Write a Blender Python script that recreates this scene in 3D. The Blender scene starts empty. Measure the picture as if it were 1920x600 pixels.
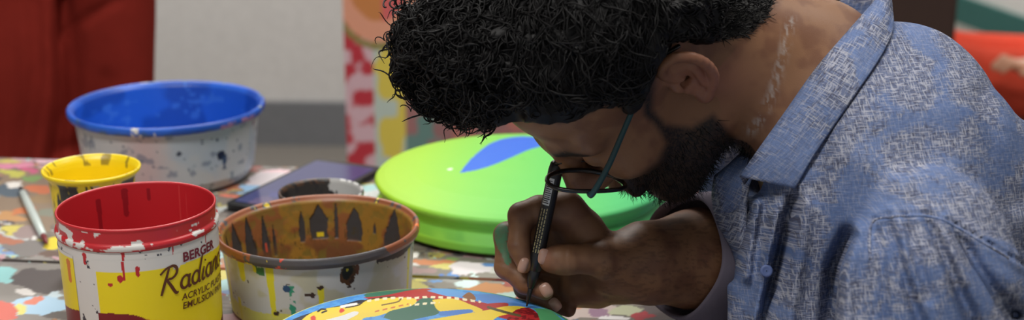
import bpy, math, random
import numpy as np
from mathutils import Vector, Matrix

# ------------------------------------------------------------------ camera numbers
FP = 2955.0                       # focal length in pixels of the 1920x600 frame
PITCH = math.radians(16.5)
TZ = 0.75                         # table top height
CAM = np.array([0.0, 0.0, TZ + 0.62])
FWD = np.array([0, math.cos(PITCH), -math.sin(PITCH)])
UPV = np.array([0, math.sin(PITCH), math.cos(PITCH)])
RGT = np.array([1.0, 0, 0])
CB = np.stack([RGT, -UPV, FWD], 1)          # camera (right, down, forward) -> world

def W(px, py, d):
    """world point seen at (px, py) at depth d"""
    return CAM + d * (FWD + (px - 960) / FP * RGT - (py - 300) / FP * UPV)

def onz(px, py, z):
    """world point seen at (px, py) at height z above the table top"""
    v = FWD + (px - 960) / FP * RGT - (py - 300) / FP * UPV
    t = (TZ + z - CAM[2]) / v[2]
    return CAM + t * v

def proj(P):
    q = (np.asarray(P) - CAM) @ CB
    return 960 + FP * q[:, 0] / q[:, 2], 300 + FP * q[:, 1] / q[:, 2], q[:, 2]

# ------------------------------------------------------------------ colour, noise
def lin(*c):
    c = np.array(c[0] if len(c) == 1 else c, float) / 255.0
    return np.where(c <= 0.04045, c / 12.92, ((c + 0.055) / 1.055) ** 2.4)

def _h(i, j, k, s):
    n = (i * 374761393 + j * 668265263 + k * 2147483647 + s * 1274126177) & 0xFFFFFFFF
    n = ((n ^ (n >> 13)) * 1274126177) & 0xFFFFFFFF
    n = ((n ^ (n >> 16)) * 2246822519) & 0xFFFFFFFF
    return ((n ^ (n >> 15)) & 0xFFFFFF) / float(0xFFFFFF)

def vnoise(P, scale, seed=0):
    """value noise in 0..1"""
    q = np.asarray(P, float) * scale
    f = np.floor(q); u = q - f; u = u * u * (3 - 2 * u)
    I = f.astype(np.int64); r = 0
    for a in (0, 1):
        for b in (0, 1):
            for c in (0, 1):
                w = (u[:, 0] if a else 1 - u[:, 0]) * (u[:, 1] if b else 1 - u[:, 1]) * (u[:, 2] if c else 1 - u[:, 2])
                r = r + w * _h(I[:, 0] + a, I[:, 1] + b, I[:, 2] + c, seed)
    return r

def fbm(P, scale, seed=0, o=3):
    r = 0; a = 0.5; t = 0
    for i in range(o):
        r = r + a * vnoise(P, scale * 2 ** i, seed + i * 17); t += a; a *= 0.5
    return r / t

def sst(a, b, x):
    t = np.clip((x - a) / (b - a), 0, 1)
    return t * t * (3 - 2 * t)

def mixc(c, col, m):
    return c * (1 - m[:, None]) + np.asarray(col)[None, :] * m[:, None]

def seg_dist(x, y, pts):
    """distance in 2-D from points to a polyline"""
    best = np.full(len(x), 1e9)
    for (ax, ay), (bx, by) in zip(pts[:-1], pts[1:]):
        dx, dy = bx - ax, by - ay
        t = np.clip(((x - ax) * dx + (y - ay) * dy) / (dx * dx + dy * dy + 1e-12), 0, 1)
        best = np.minimum(best, np.hypot(x - ax - t * dx, y - ay - t * dy))
    return best

def in_poly(x, y, poly):
    ins = np.zeros(len(x), bool); n = len(poly)
    for i in range(n):
        x1, y1 = poly[i]; x2, y2 = poly[(i + 1) % n]
        if y1 == y2: continue
        c = ((y1 > y) != (y2 > y)) & (x < (x2 - x1) * (y - y1) / (y2 - y1) + x1)
        ins ^= c
    return ins

# ------------------------------------------------------------------ objects
C = bpy.context.scene.collection

def setp(o, label=None, cat=None, group=None, kind=None):
    if label: o['label'] = label
    if cat: o['category'] = cat
    if group: o['group'] = group
    if kind: o['kind'] = kind
    return o

def thing(name, label, cat, loc=(0, 0, 0), group=None):
    o = bpy.data.objects.new(name, None); C.objects.link(o)
    o.location = loc; o.empty_display_size = 0.05
    return setp(o, label, cat, group)

def obj(name, v, f, mat, smooth=True, col=None):
    """one mesh object, v in world space"""
    v = np.asarray(v, float)
    me = bpy.data.meshes.new(name)
    if isinstance(f, np.ndarray) and f.ndim == 2:
        n, k = f.shape
        me.vertices.add(len(v)); me.vertices.foreach_set('co', v.astype(np.float32).ravel())
        me.loops.add(n * k); me.loops.foreach_set('vertex_index', f.astype(np.int32).ravel())
        me.polygons.add(n)
        me.polygons.foreach_set('loop_start', np.arange(0, n * k, k, dtype=np.int32))
        me.update(calc_edges=True)
    else:
        me.from_pydata([tuple(p) for p in v], [], [tuple(int(i) for i in q) for q in f])
    if smooth: me.polygons.foreach_set('use_smooth', np.ones(len(me.polygons), bool))
    if col is not None:
        a = me.color_attributes.new('col', 'FLOAT_COLOR', 'POINT')
        c = np.ones((len(v), 4), np.float32); c[:, :3] = np.clip(col, 0, 1)
        a.data.foreach_set('color', c.ravel())
    me.validate(); me.update()
    o = bpy.data.objects.new(name, me); C.objects.link(o)
    if isinstance(mat, (list, tuple)):
        for m in mat: me.materials.append(m)
    elif mat: me.materials.append(mat)
    return o

def child(name, v, f, mat, parent, **k):
    """mesh child whose vertices are given in world space (parents carry a location only)"""
    o = obj(name, v, f, mat, **k)
    o.parent = parent
    q = parent; t = Vector((0, 0, 0))
    while q is not None:
        t += q.location; q = q.parent
    o.data.transform(Matrix.Translation(-t))
    return o

class MB:
    """mesh collector"""
    def __init__(s): s.v = []; s.f = []; s.n = 0
    def add(s, v, f):
        v = np.asarray(v, float)
        s.v.append(v); s.f += [tuple(int(i) + s.n for i in q) for q in f]; s.n += len(v); return s
    def out(s): return np.concatenate(s.v), s.f

def box_geo(lo, hi, bev=0.0, R=None, c=None):
    lo = np.array(lo, float); hi = np.array(hi, float)
    if bev <= 0:
        v = np.array([[x, y, z] for x in (lo[0], hi[0]) for y in (lo[1], hi[1]) for z in (lo[2], hi[2])])
        f = [(0, 1, 3, 2), (4, 6, 7, 5), (0, 4, 5, 1), (2, 3, 7, 6), (0, 2, 6, 4), (1, 5, 7, 3)]
    else:
        import bmesh
        bm = bmesh.new(); bmesh.ops.create_cube(bm, size=1)
        for w in bm.verts:
            w.co = Vector(((lo + hi) / 2 + np.array(w.co) * (hi - lo)))
        bmesh.ops.bevel(bm, geom=list(bm.edges), offset=bev, segments=2, affect='EDGES', profile=0.7)
        bm.verts.index_update()
        v = np.array([w.co[:] for w in bm.verts]); f = [tuple(w.index for w in q.verts) for q in bm.faces]; bm.free()
    if R is not None: v = (v - c) @ np.asarray(R).T + c
    return v, f

def rotz(a):
    c, s = math.cos(a), math.sin(a)
    return np.array([[c, -s, 0], [s, c, 0], [0, 0, 1.0]])

def tubes(paths, radii, sides=6):
    """tubes along many polylines; radii: per path scalar or array"""
    V = []; Fq = []; n0 = 0
    for p, r in zip(paths, radii):
        p = np.asarray(p, float); n = len(p)
        r = np.broadcast_to(np.asarray(r, float), (n,))
        t = np.gradient(p, axis=0); t /= np.linalg.norm(t, axis=1)[:, None] + 1e-12
        ref = np.array([0.31, 0.9, 0.27]) if abs(t[0] @ np.array([0.31, 0.9, 0.27])) < 0.9 else np.array([1.0, 0, 0])
        u = np.cross(t[0], ref); u /= np.linalg.norm(u)
        us = []
        for i in range(n):
            u = u - t[i] * (u @ t[i]); u /= np.linalg.norm(u) + 1e-12; us.append(u)
        us = np.array(us); w = np.cross(t, us)
        a = np.arange(sides) * 2 * math.pi / sides
        ring = p[:, None, :] + r[:, None, None] * (np.cos(a)[None, :, None] * us[:, None, :] + np.sin(a)[None, :, None] * w[:, None, :])
        V.append(ring.reshape(-1, 3))
        i = np.arange(n - 1)[:, None] * sides; j = np.arange(sides)[None, :]; k = (j + 1) % sides
        q = np.stack([i + j, i + k, i + sides + k, i + sides + j], -1).reshape(-1, 4) + n0
        Fq.append(q); 
        n0 += n * sides
    return np.concatenate(V), np.concatenate(Fq)

def tube_closed(p, r, sides=12, loop=False):
    """one tube with rounded ends (or a closed loop)"""
    p = np.asarray(p, float)
    if loop:
        v, f = tubes([np.concatenate([p, p[:1]])], [r], sides)
        return v, f
    r = np.broadcast_to(np.asarray(r, float), (len(p),)).copy()
    t0 = p[0] - p[1]; t0 /= np.linalg.norm(t0); t1 = p[-1] - p[-2]; t1 /= np.linalg.norm(t1)
    pp = [p[0] + t0 * r[0] * x for x in (0.5, 0.35, 0.0)]; rr = [r[0] * 0.02, r[0] * 0.7, r[0]]
    pp += list(p[1:-1]); rr += list(r[1:-1])
    pp += [p[-1] + t1 * r[-1] * x for x in (0.0, 0.35, 0.5)]; rr += [r[-1], r[-1] * 0.7, r[-1] * 0.02]
    return tubes([np.array(pp)], [np.array(rr)], sides)

def spline(pts, n):
    """Catmull-Rom through points"""
    P = np.asarray(pts, float); P = np.concatenate([[2 * P[0] - P[1]], P, [2 * P[-1] - P[-2]]])
    m = len(P) - 3; t = np.linspace(0, m - 1e-9, n); i = t.astype(int); u = (t - i)[:, None]
    a, b, c, d = P[i], P[i + 1], P[i + 2], P[i + 3]
    return 0.5 * (2 * b + (c - a) * u + (2 * a - 5 * b + 4 * c - d) * u ** 2 + (3 * b - 3 * c + d - a) * u ** 3)

def grid_faces(n, m, wrap=False):
    i = np.arange(n - 1)[:, None]; mm = m if wrap else m - 1
    j = np.arange(mm)[None, :]; k = (j + 1) % m
    return np.stack([i * m + j, i * m + k, (i + 1) * m + k, (i + 1) * m + j], -1).reshape(-1, 4)

def lathe(prof, nseg, step=0.002):
    """dense lathe: returns verts (local), quads, theta, arclength tag s (0..len(prof)-1)"""
    prof = np.asarray(prof, float); R = []; S = []
    for i, (a, b) in enumerate(zip(prof[:-1], prof[1:])):
        n = max(1, int(np.linalg.norm(b - a) / step))
        for k in range(n): R.append(a + (b - a) * k / n); S.append(i + k / n)
    R.append(prof[-1]); S.append(len(prof) - 1)
    R = np.array(R); S = np.array(S)
    th = np.linspace(-math.pi, math.pi, nseg, endpoint=False)
    v = np.stack([R[:, :1] * np.sin(th)[None], -R[:, :1] * np.cos(th)[None], np.repeat(R[:, 1:], nseg, 1)], -1).reshape(-1, 3)
    return v, grid_faces(len(R), nseg, True)[:, ::-1], np.tile(th, len(R)), np.repeat(S, nseg)

# ------------------------------------------------------------------ materials
def new_mat(name):
    m = bpy.data.materials.new(name); m.use_nodes = True
    nt = m.node_tree; b = nt.nodes['Principled BSDF']
    return m, nt, b

def setb(b, col=None, rough=0.5, spec=0.5, metal=0.0):
    if col is not None: b.inputs['Base Color'].default_value = (*[float(x) for x in col], 1)
    b.inputs['Roughness'].default_value = rough
    b.inputs['Specular IOR Level'].default_value = spec
    b.inputs['Metallic'].default_value = metal

def node(nt, t, **k):
    n = nt.nodes.new(t)
    for a, x in k.items(): setattr(n, a, x)
    return n

def add_bump(nt, b, scale=200, strength=0.2, dist=0.001, detail=4, stretch=None):
    n = node(nt, 'ShaderNodeTexNoise'); n.inputs['Scale'].default_value = scale; n.inputs['Detail'].default_value = detail
    tc = node(nt, 'ShaderNodeTexCoord'); mp = node(nt, 'ShaderNodeMapping')
    if stretch: mp.inputs['Scale'].default_value = stretch
    nt.links.new(tc.outputs['Object'], mp.inputs['Vector']); nt.links.new(mp.outputs[0], n.inputs['Vector'])
    bp = node(nt, 'ShaderNodeBump'); bp.inputs['Strength'].default_value = strength; bp.inputs['Distance'].default_value = dist
    nt.links.new(n.outputs['Fac'], bp.inputs['Height']); nt.links.new(bp.outputs[0], b.inputs['Normal'])
    return n

def plain(name, col, rough=0.5, spec=0.5, metal=0.0, bump=None):
    m, nt, b = new_mat(name); setb(b, col, rough, spec, metal)
    # slight procedural colour variation so nothing is perfectly uniform
    n = node(nt, 'ShaderNodeTexNoise'); n.inputs['Scale'].default_value = 40; n.inputs['Detail'].default_value = 3
    tc = node(nt, 'ShaderNodeTexCoord'); nt.links.new(tc.outputs['Object'], n.inputs['Vector'])
    r = node(nt, 'ShaderNodeMapRange'); r.inputs['To Min'].default_value = 0.9; r.inputs['To Max'].default_value = 1.1
    nt.links.new(n.outputs['Fac'], r.inputs['Value'])
    mx = node(nt, 'ShaderNodeVectorMath', operation='SCALE'); mx.inputs[0].default_value = [float(x) for x in col]
    nt.links.new(r.outputs[0], mx.inputs['Scale']); nt.links.new(mx.outputs[0], b.inputs['Base Color'])
    if bump: add_bump(nt, b, *bump)
    return m

def vcol(name, rough=0.5, spec=0.5, bump=None, coat=0):
    m, nt, b = new_mat(name); setb(b, None, rough, spec)
    a = node(nt, 'ShaderNodeAttribute', attribute_name='col'); nt.links.new(a.outputs['Color'], b.inputs['Base Color'])
    if coat: b.inputs['Coat Weight'].default_value = coat
    if bump: add_bump(nt, b, *bump)
    return m

# ------------------------------------------------------------------ blended solids -> mesh
def cap(a, b, ra, rb, k=0.01, op='u'): return ('c', op, k, np.asarray(a, float), np.asarray(b, float), ra, rb)
def ell(c, r, k=0.01, op='u', A=None): return ('e', op, k, np.asarray(c, float), np.asarray(r, float), np.eye(3) if A is None else np.asarray(A, float))
def sph(c, r, k=0.01, op='u'): return ('c', op, k, np.asarray(c, float), np.asarray(c, float) + 1e-6, r, r)

def chain(pts, k=0.008, k0=None):
    """pts: list of (point, radius)"""
    out = []
    for i, ((a, ra), (b, rb)) in enumerate(zip(pts[:-1], pts[1:])):
        out.append(cap(a, b, ra, rb, k0 if (i == 0 and k0) else k))
    return out

def pdist(p, P):
    if p[0] == 'c':
        _, _, _, a, b, ra, rb = p
        ab = b - a; t = np.clip(((P - a) @ ab) / (ab @ ab), 0, 1)
        return np.sqrt(((P - a - t[:, None] * ab) ** 2).sum(1)) - (ra + (rb - ra) * t)
    _, _, _, c, r, A = p            # A columns = axes
    q = (P - c) @ A
    k0 = np.sqrt(((q / r) ** 2).sum(1)); k1 = np.sqrt(((q / (r * r)) ** 2).sum(1))
    return np.where(k1 > 1e-9, k0 * (k0 - 1) / np.maximum(k1, 1e-9), -r.min())

def sdf(prims, P, keep=None):
    d = np.full(len(P), 1.0)
    for i, p in enumerate(prims):
        if keep is not None and not keep[i]: continue
        e = pdist(p, P); k = p[2]
        if p[1] == 'u':
            h = np.maximum(k - np.abs(d - e), 0) / k
            d = np.minimum(d, e) - h * h * k / 4
        else:
            e = -e; h = np.maximum(k - np.abs(d - e), 0) / k
            d = np.maximum(d, e) + h * h * k / 4
    return d

def bounds(prims):
    lo = np.full(3, 1e9); hi = np.full(3, -1e9)
    for p in prims:
        if p[1] != 'u': continue
        if p[0] == 'c':
            for q, r in ((p[3], p[5]), (p[4], p[6])): lo = np.minimum(lo, q - r); hi = np.maximum(hi, q + r)
        else:
            r = np.sqrt(((p[5] * p[4][None, :]) ** 2).sum(1)); lo = np.minimum(lo, p[3] - r); hi = np.maximum(hi, p[3] + r)
    return lo, hi

def solid(prims, res, disp=None, lo=None, hi=None, zmin=None):
    """surface nets over the blended solid. disp(P, d) may alter the distance near the surface."""
    l, h = bounds(prims)
    l = l if lo is None else np.maximum(l, lo); h = h if hi is None else np.minimum(h, hi)
    l = l - 4 * res - 0.004; h = h + 4 * res + 0.004
    B = 20
    nb = np.maximum(1, np.ceil((h - l) / (res * B)).astype(int)); N = nb * B
    V = np.ones(N, np.float32)
    bi = np.stack(np.meshgrid(*[np.arange(x) for x in nb], indexing='ij'), -1).reshape(-1, 3)
    cen = l + (bi * B + B / 2 - 0.5) * res; hd = res * B * 0.87
    D = np.stack([pdist(p, cen) for p in prims], 1)
    U = np.array([p[1] == 'u' for p in prims]); K = np.array([p[2] for p in prims])
    best = np.where(U[None], D, 9).min(1); dc = sdf(prims, cen)
    g = np.stack(np.meshgrid(*[np.arange(B)] * 3, indexing='ij'), -1).reshape(-1, 3)
    for n, (i, j, k) in enumerate(bi):
        sl = (slice(i * B, i * B + B), slice(j * B, j * B + B), slice(k * B, k * B + B))
        if dc[n] > hd + 0.02: continue
        if dc[n] < -hd - 0.03: V[sl] = -1; continue
        keep = np.where(U, D[n] < best[n] + 2 * hd + K + 0.012, D[n] < hd + K + 0.02)
        P = l + (bi[n] * B + g) * res
        d = sdf(prims, P, keep)
        if disp is not None: d = disp(P, d)
        V[sl] = d.reshape(B, B, B)
    if lo is not None or hi is not None or zmin is not None:
        V[0] = V[-1] = 1; V[:, 0] = V[:, -1] = 1; V[:, :, 0] = V[:, :, -1] = 1
    S = V < 0
    cnt = np.zeros(N - 1, np.uint8)
    for a in (0, 1):
        for b in (0, 1):
            for c in (0, 1):
                cnt += S[a:N[0] - 1 + a, b:N[1] - 1 + b, c:N[2] - 1 + c]
    act = (cnt > 0) & (cnt < 8)
    I = np.argwhere(act); idx = np.full(N - 1, -1, np.int32); idx[act] = np.arange(len(I))
    acc = np.zeros((len(I), 3)); w = np.zeros(len(I))
    cr = [(a, b, c) for a in (0, 1) for b in (0, 1) for c in (0, 1)]
    for a in cr:
        for ax in range(3):
            if a[ax]: continue
            b = list(a); b[ax] = 1
            va = V[I[:, 0] + a[0], I[:, 1] + a[1], I[:, 2] + a[2]]; vb = V[I[:, 0] + b[0], I[:, 1] + b[1], I[:, 2] + b[2]]
            m = (va < 0) != (vb < 0); t = np.where(m, va / np.where(m, va - vb, 1), 0)
            p = np.tile(np.array(a, float), (len(I), 1)); p[:, ax] += t
            acc += p * m[:, None]; w += m
    verts = l + (I + acc / w[:, None]) * res
    F = []
    for ax in range(3):
        s0 = [slice(1, -1)] * 3; s1 = [slice(1, -1)] * 3
        s0[ax] = slice(0, -1); s1[ax] = slice(1, None)
        A = S[tuple(s0)]; Bq = S[tuple(s1)]
        E = np.argwhere(A != Bq); flip = A[A != Bq]
        off = np.ones(3, int); off[ax] = 0; E = E + off
        u, v = [(1, 2), (2, 0), (0, 1)][ax]
        du = np.zeros(3, int); du[u] = 1; dv = np.zeros(3, int); dv[v] = 1
        q = np.stack([idx[tuple((E - du - dv).T)], idx[tuple((E - dv).T)], idx[tuple(E.T)], idx[tuple((E - du).T)]], 1)
        q[~flip] = q[~flip][:, ::-1]; F.append(q)
    F = np.concatenate(F); F = F[(F >= 0).all(1)]
    return verts, F

def vnormals(v, f):
    a = v[f[:, 2]] - v[f[:, 0]]; b = v[f[:, 3]] - v[f[:, 1]]; n = np.cross(a, b)
    N = np.zeros_like(v)
    for i in range(4): np.add.at(N, f[:, i], n)
    return N / (np.linalg.norm(N, axis=1)[:, None] + 1e-12)
WORLD = 0.4
LAMPS = [(0.9, 2.0, 1.2, 0.3, 30, 'long ceiling light above the bent painter'), (-0.7, 0.4, 1.2, 0.3, 44, 'long ceiling light in front of the table'), (-0.8, 3.6, 1.2, 0.3, 58, 'long ceiling light near the back wall'), (1.25, 6.1, 1.2, 0.3, 110, 'added unseen ceiling light brightening the wall beyond the cupboard')]  # last lamp is added out of view to brighten the far side wall
RES = 0.0017
TABOFF = (0, 0, 0)
# ================================================================== camera, light
sc = bpy.context.scene
cd = bpy.data.cameras.new('camera'); cam = bpy.data.objects.new('camera', cd); C.objects.link(cam)
cd.sensor_width = 36; cd.lens = FP * 36 / 1920; cam.location = CAM; cam.rotation_euler = (math.pi / 2 - PITCH, 0, 0)
cd.clip_start = 0.05; cd.dof.use_dof = True; cd.dof.focus_distance = 1.45; cd.dof.aperture_fstop = 4.5
sc.camera = cam
sc.view_settings.view_transform = 'Standard'; sc.view_settings.look = 'None'
sc.view_settings.exposure = 0; sc.view_settings.gamma = 1
wd = bpy.data.worlds.new('world'); sc.world = wd; wd.use_nodes = True
wd.node_tree.nodes['Background'].inputs[0].default_value = (0.95, 0.98, 1, 1)
wd.node_tree.nodes['Background'].inputs[1].default_value = WORLD

CEIL = 3.0
def lamp(x, y, sx, sy, power, label):
    t = thing('ceiling_light', label, 'light', (x, y, CEIL), 'ceiling lights')
    v, f = box_geo((x - sx / 2 - 0.03, y - sy / 2 - 0.03, CEIL - 0.06), (x + sx / 2 + 0.03, y + sy / 2 + 0.03, CEIL), 0.006)
    child('housing', v, f, M_white, t)
    m, nt, b = new_mat('lamp diffuser'); b.inputs['Emission Color'].default_value = (1, 0.98, 0.94, 1); b.inputs['Emission Strength'].default_value = 3
    v, f = box_geo((x - sx / 2, y - sy / 2, CEIL - 0.066), (x + sx / 2, y + sy / 2, CEIL - 0.058))
    child('diffuser', v, f, m, t, smooth=False)
    l = bpy.data.lights.new('lamp_glow', 'AREA'); l.shape = 'RECTANGLE'; l.size = sx; l.size_y = sy; l.energy = power; l.color = (1, 0.97, 0.92)
    lo = bpy.data.objects.new('lamp_glow', l); C.objects.link(lo); lo.parent = t; lo.location = (0, 0, -0.075)
M_white = plain('white painted metal', lin(225, 225, 222), 0.5)
for a in LAMPS: lamp(*a)

# ================================================================== setting
def struct(name, v, f, m, **k): return setp(obj(name, v, f, m, smooth=False, **k), kind='structure')
M_floor = plain('grey cement floor', lin(118, 113, 107), 0.6)
M_wall = plain('light grey painted wall', lin(206, 204, 202), 0.8, 0.2)
M_base = plain('dark grey skirting paint', lin(112, 114, 118), 0.6)
M_teal = plain('dark green skirting paint', lin(40, 92, 88), 0.6)
M_ceil = plain('white ceiling', lin(230, 230, 228), 0.9)
struct('floor', *box_geo((-5, -3, -0.1), (5.5, 10, 0)), M_floor)
struct('ceiling', *box_geo((-5, -3, CEIL), (5.5, 10, CEIL + 0.1)), M_ceil)
wb = math.radians(-2.5); cw = np.array([-0.5, 4.8, 0])
struct('wall_back', *box_geo((-5, 4.8, 0), (1.30, 4.95, CEIL), 0, rotz(wb), cw), M_wall)
struct('baseboard_back', *box_geo((-5, 4.775, 0), (1.30, 4.8, 0.140), 0, rotz(wb), cw), M_base)
# side wall beyond the cupboard, with its green skirting
p0 = np.array([1.94, 6.75, 0]); p1 = np.array([2.08, 6.2, 0]); dv = (p1 - p0) / np.linalg.norm(p1 - p0)
ang = math.atan2(dv[1], dv[0]) + math.pi / 2
def side(x0, x1, y0, y1, z0, z1): return box_geo((p0[0] + x0, p0[1] + y0, z0), (p0[0] + x1, p0[1] + y1, z1), 0, rotz(ang), p0)
struct('wall_right', *side(0, 0.12, -9, 3.5, 0, CEIL), M_wall)
struct('baseboard_right', *side(-0.02, 0, -9, 3.5, 0, 0.12), M_teal)
struct('wall_far', *box_geo((-5, 9.0, 0), (5.5, 9.15, CEIL)), M_wall)
struct('wall_left', *box_geo((-5.1, -3, 0), (-5, 9, CEIL)), M_wall)

# ================================================================== table
YAW = math.radians(-6.3)
A0 = np.array([-0.33, 2.062, TZ])                       # a point of the far edge
def tw(u, v, z):                                        # u along the edge, v towards the camera
    r = rotz(YAW); return A0 + r @ np.array([u, -v, 0]) + np.array([0, 0, z])
def tbox(u0, u1, v0, v1, z0, z1, bev=0.002):
    a = A0; v, f = box_geo((a[0] + u0, a[1] - v1, TZ + z0), (a[0] + u1, a[1] - v0, TZ + z1), bev)
    return (v - a) @ rotz(YAW).T + a, f

def paint_mat():
    m, nt, b = new_mat('paint-spattered board'); setb(b, None, 0.5, 0.35)
    L = nt.links
    tc = node(nt, 'ShaderNodeTexCoord'); mp = node(nt, 'ShaderNodeMapping'); mp.inputs['Rotation'].default_value = (0, 0, -YAW); mp.inputs['Location'].default_value = TABOFF
    L.new(tc.outputs['Object'], mp.inputs['Vector'])
    dn = node(nt, 'ShaderNodeTexNoise'); dn.inputs['Scale'].default_value = 28; dn.inputs['Detail'].default_value = 4
    L.new(mp.outputs[0], dn.inputs['Vector'])
    def distort(amount, sx, sy, off):
        s = node(nt, 'ShaderNodeVectorMath', operation='SUBTRACT'); s.inputs[1].default_value = (0.5, 0.5, 0.5); L.new(dn.outputs['Color'], s.inputs[0])
        k = node(nt, 'ShaderNodeVectorMath', operation='MULTIPLY_ADD'); k.inputs[1].default_value = (amount,) * 3
        L.new(s.outputs[0], k.inputs[0]); L.new(mp.outputs[0], k.inputs[2])
        q = node(nt, 'ShaderNodeMapping'); q.inputs['Scale'].default_value = (sx, sy, 1); q.inputs['Location'].default_value = off
        L.new(k.outputs[0], q.inputs['Vector']); return q.outputs[0]
    pal = PALETTE
    cur = None
    # bare grey-brown wood with fine grain
    wn = node(nt, 'ShaderNodeTexNoise'); wn.inputs['Scale'].default_value = 1; wn.inputs['Detail'].default_value = 5
    L.new(distort(0.01, 18, 160, (0, 0, 0)), wn.inputs['Vector'])
    wr = node(nt, 'ShaderNodeValToRGB'); L.new(wn.outputs['Fac'], wr.inputs[0])
    wr.color_ramp.elements[0].color = (*lin(88, 80, 74), 1); wr.color_ramp.elements[1].color = (*lin(150, 140, 130), 1)
    wr.color_ramp.elements[0].position = .3; wr.color_ramp.elements[1].position = .7
    cur = wr.outputs[0]
    for li, (sc_, thr, amt, seed) in enumerate(((9, 0.50, 0.06, 1.7), (15, 0.53, 0.05, 5.1), (24, 0.56, 0.035, 9.3), (40, 0.60, 0.02, 13.9), (85, 0.65, 0.008, 21.2))):
        vo = node(nt, 'ShaderNodeTexVoronoi'); vo.inputs['Scale'].default_value = sc_; vo.inputs['Randomness'].default_value = 1
        vec = distort(amt, 1, 1.25, (seed, seed * 2, 0)); L.new(vec, vo.inputs['Vector'])
        sp = node(nt, 'ShaderNodeSeparateColor'); L.new(vo.outputs['Color'], sp.inputs[0])
        rp = node(nt, 'ShaderNodeValToRGB'); rp.color_ramp.interpolation = 'CONSTANT'; L.new(sp.outputs[0], rp.inputs[0])
        cols = [pal[(i * 7 + li * 3) % len(pal)] for i in range(len(pal))]
        while len(rp.color_ramp.elements) < len(cols): rp.color_ramp.elements.new(0.5)
        for i, c in enumerate(cols):
            rp.color_ramp.elements[i].position = i / len(cols); rp.color_ramp.elements[i].color = (*lin(c), 1)
        ns = node(nt, 'ShaderNodeTexNoise'); ns.inputs['Scale'].default_value = sc_ * 0.8; ns.inputs['Detail'].default_value = 4
        L.new(distort(amt, 1, 1, (seed * 3, -seed, 1)), ns.inputs['Vector'])
        gt = node(nt, 'ShaderNodeMapRange'); gt.inputs['From Min'].default_value = thr; gt.inputs['From Max'].default_value = thr + 0.015
        L.new(ns.outputs['Fac'], gt.inputs['Value'])
        mx = node(nt, 'ShaderNodeMix', data_type='RGBA'); L.new(gt.outputs[0], mx.inputs['Factor'])
        L.new(cur, mx.inputs[6]); L.new(rp.outputs[0], mx.inputs[7]); cur = mx.outputs[2]
    at = node(nt, 'ShaderNodeAttribute', attribute_name='col'); mx = node(nt, 'ShaderNodeMix', data_type='RGBA')
    L.new(at.outputs['Alpha'], mx.inputs['Factor']); L.new(cur, mx.inputs[6]); L.new(at.outputs['Color'], mx.inputs[7]); cur = mx.outputs[2]
    L.new(cur, b.inputs['Base Color'])
    bp = node(nt, 'ShaderNodeBump'); bp.inputs['Strength'].default_value = 0.25; bp.inputs['Distance'].default_value = 0.002
    L.new(dn.outputs['Fac'], bp.inputs['Height']); L.new(bp.outputs[0], b.inputs['Normal'])
    return m
PALETTE = [(206, 206, 202), (178, 122, 88), (122, 152, 196), (160, 84, 78), (196, 186, 104), (120, 116, 112), (96, 90, 88), (160, 196, 198),
           (164, 126, 100), (94, 110, 126), (186, 150, 158), (196, 200, 200), (146, 138, 132), (180, 118, 90), (88, 84, 86), (132, 124, 118)]
M_paint = paint_mat()
M_wood = plain('rough brown wood', lin(96, 78, 62), 0.7, bump=(60, 0.3, 0.002, 5, (1, 1, 12)))
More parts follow.
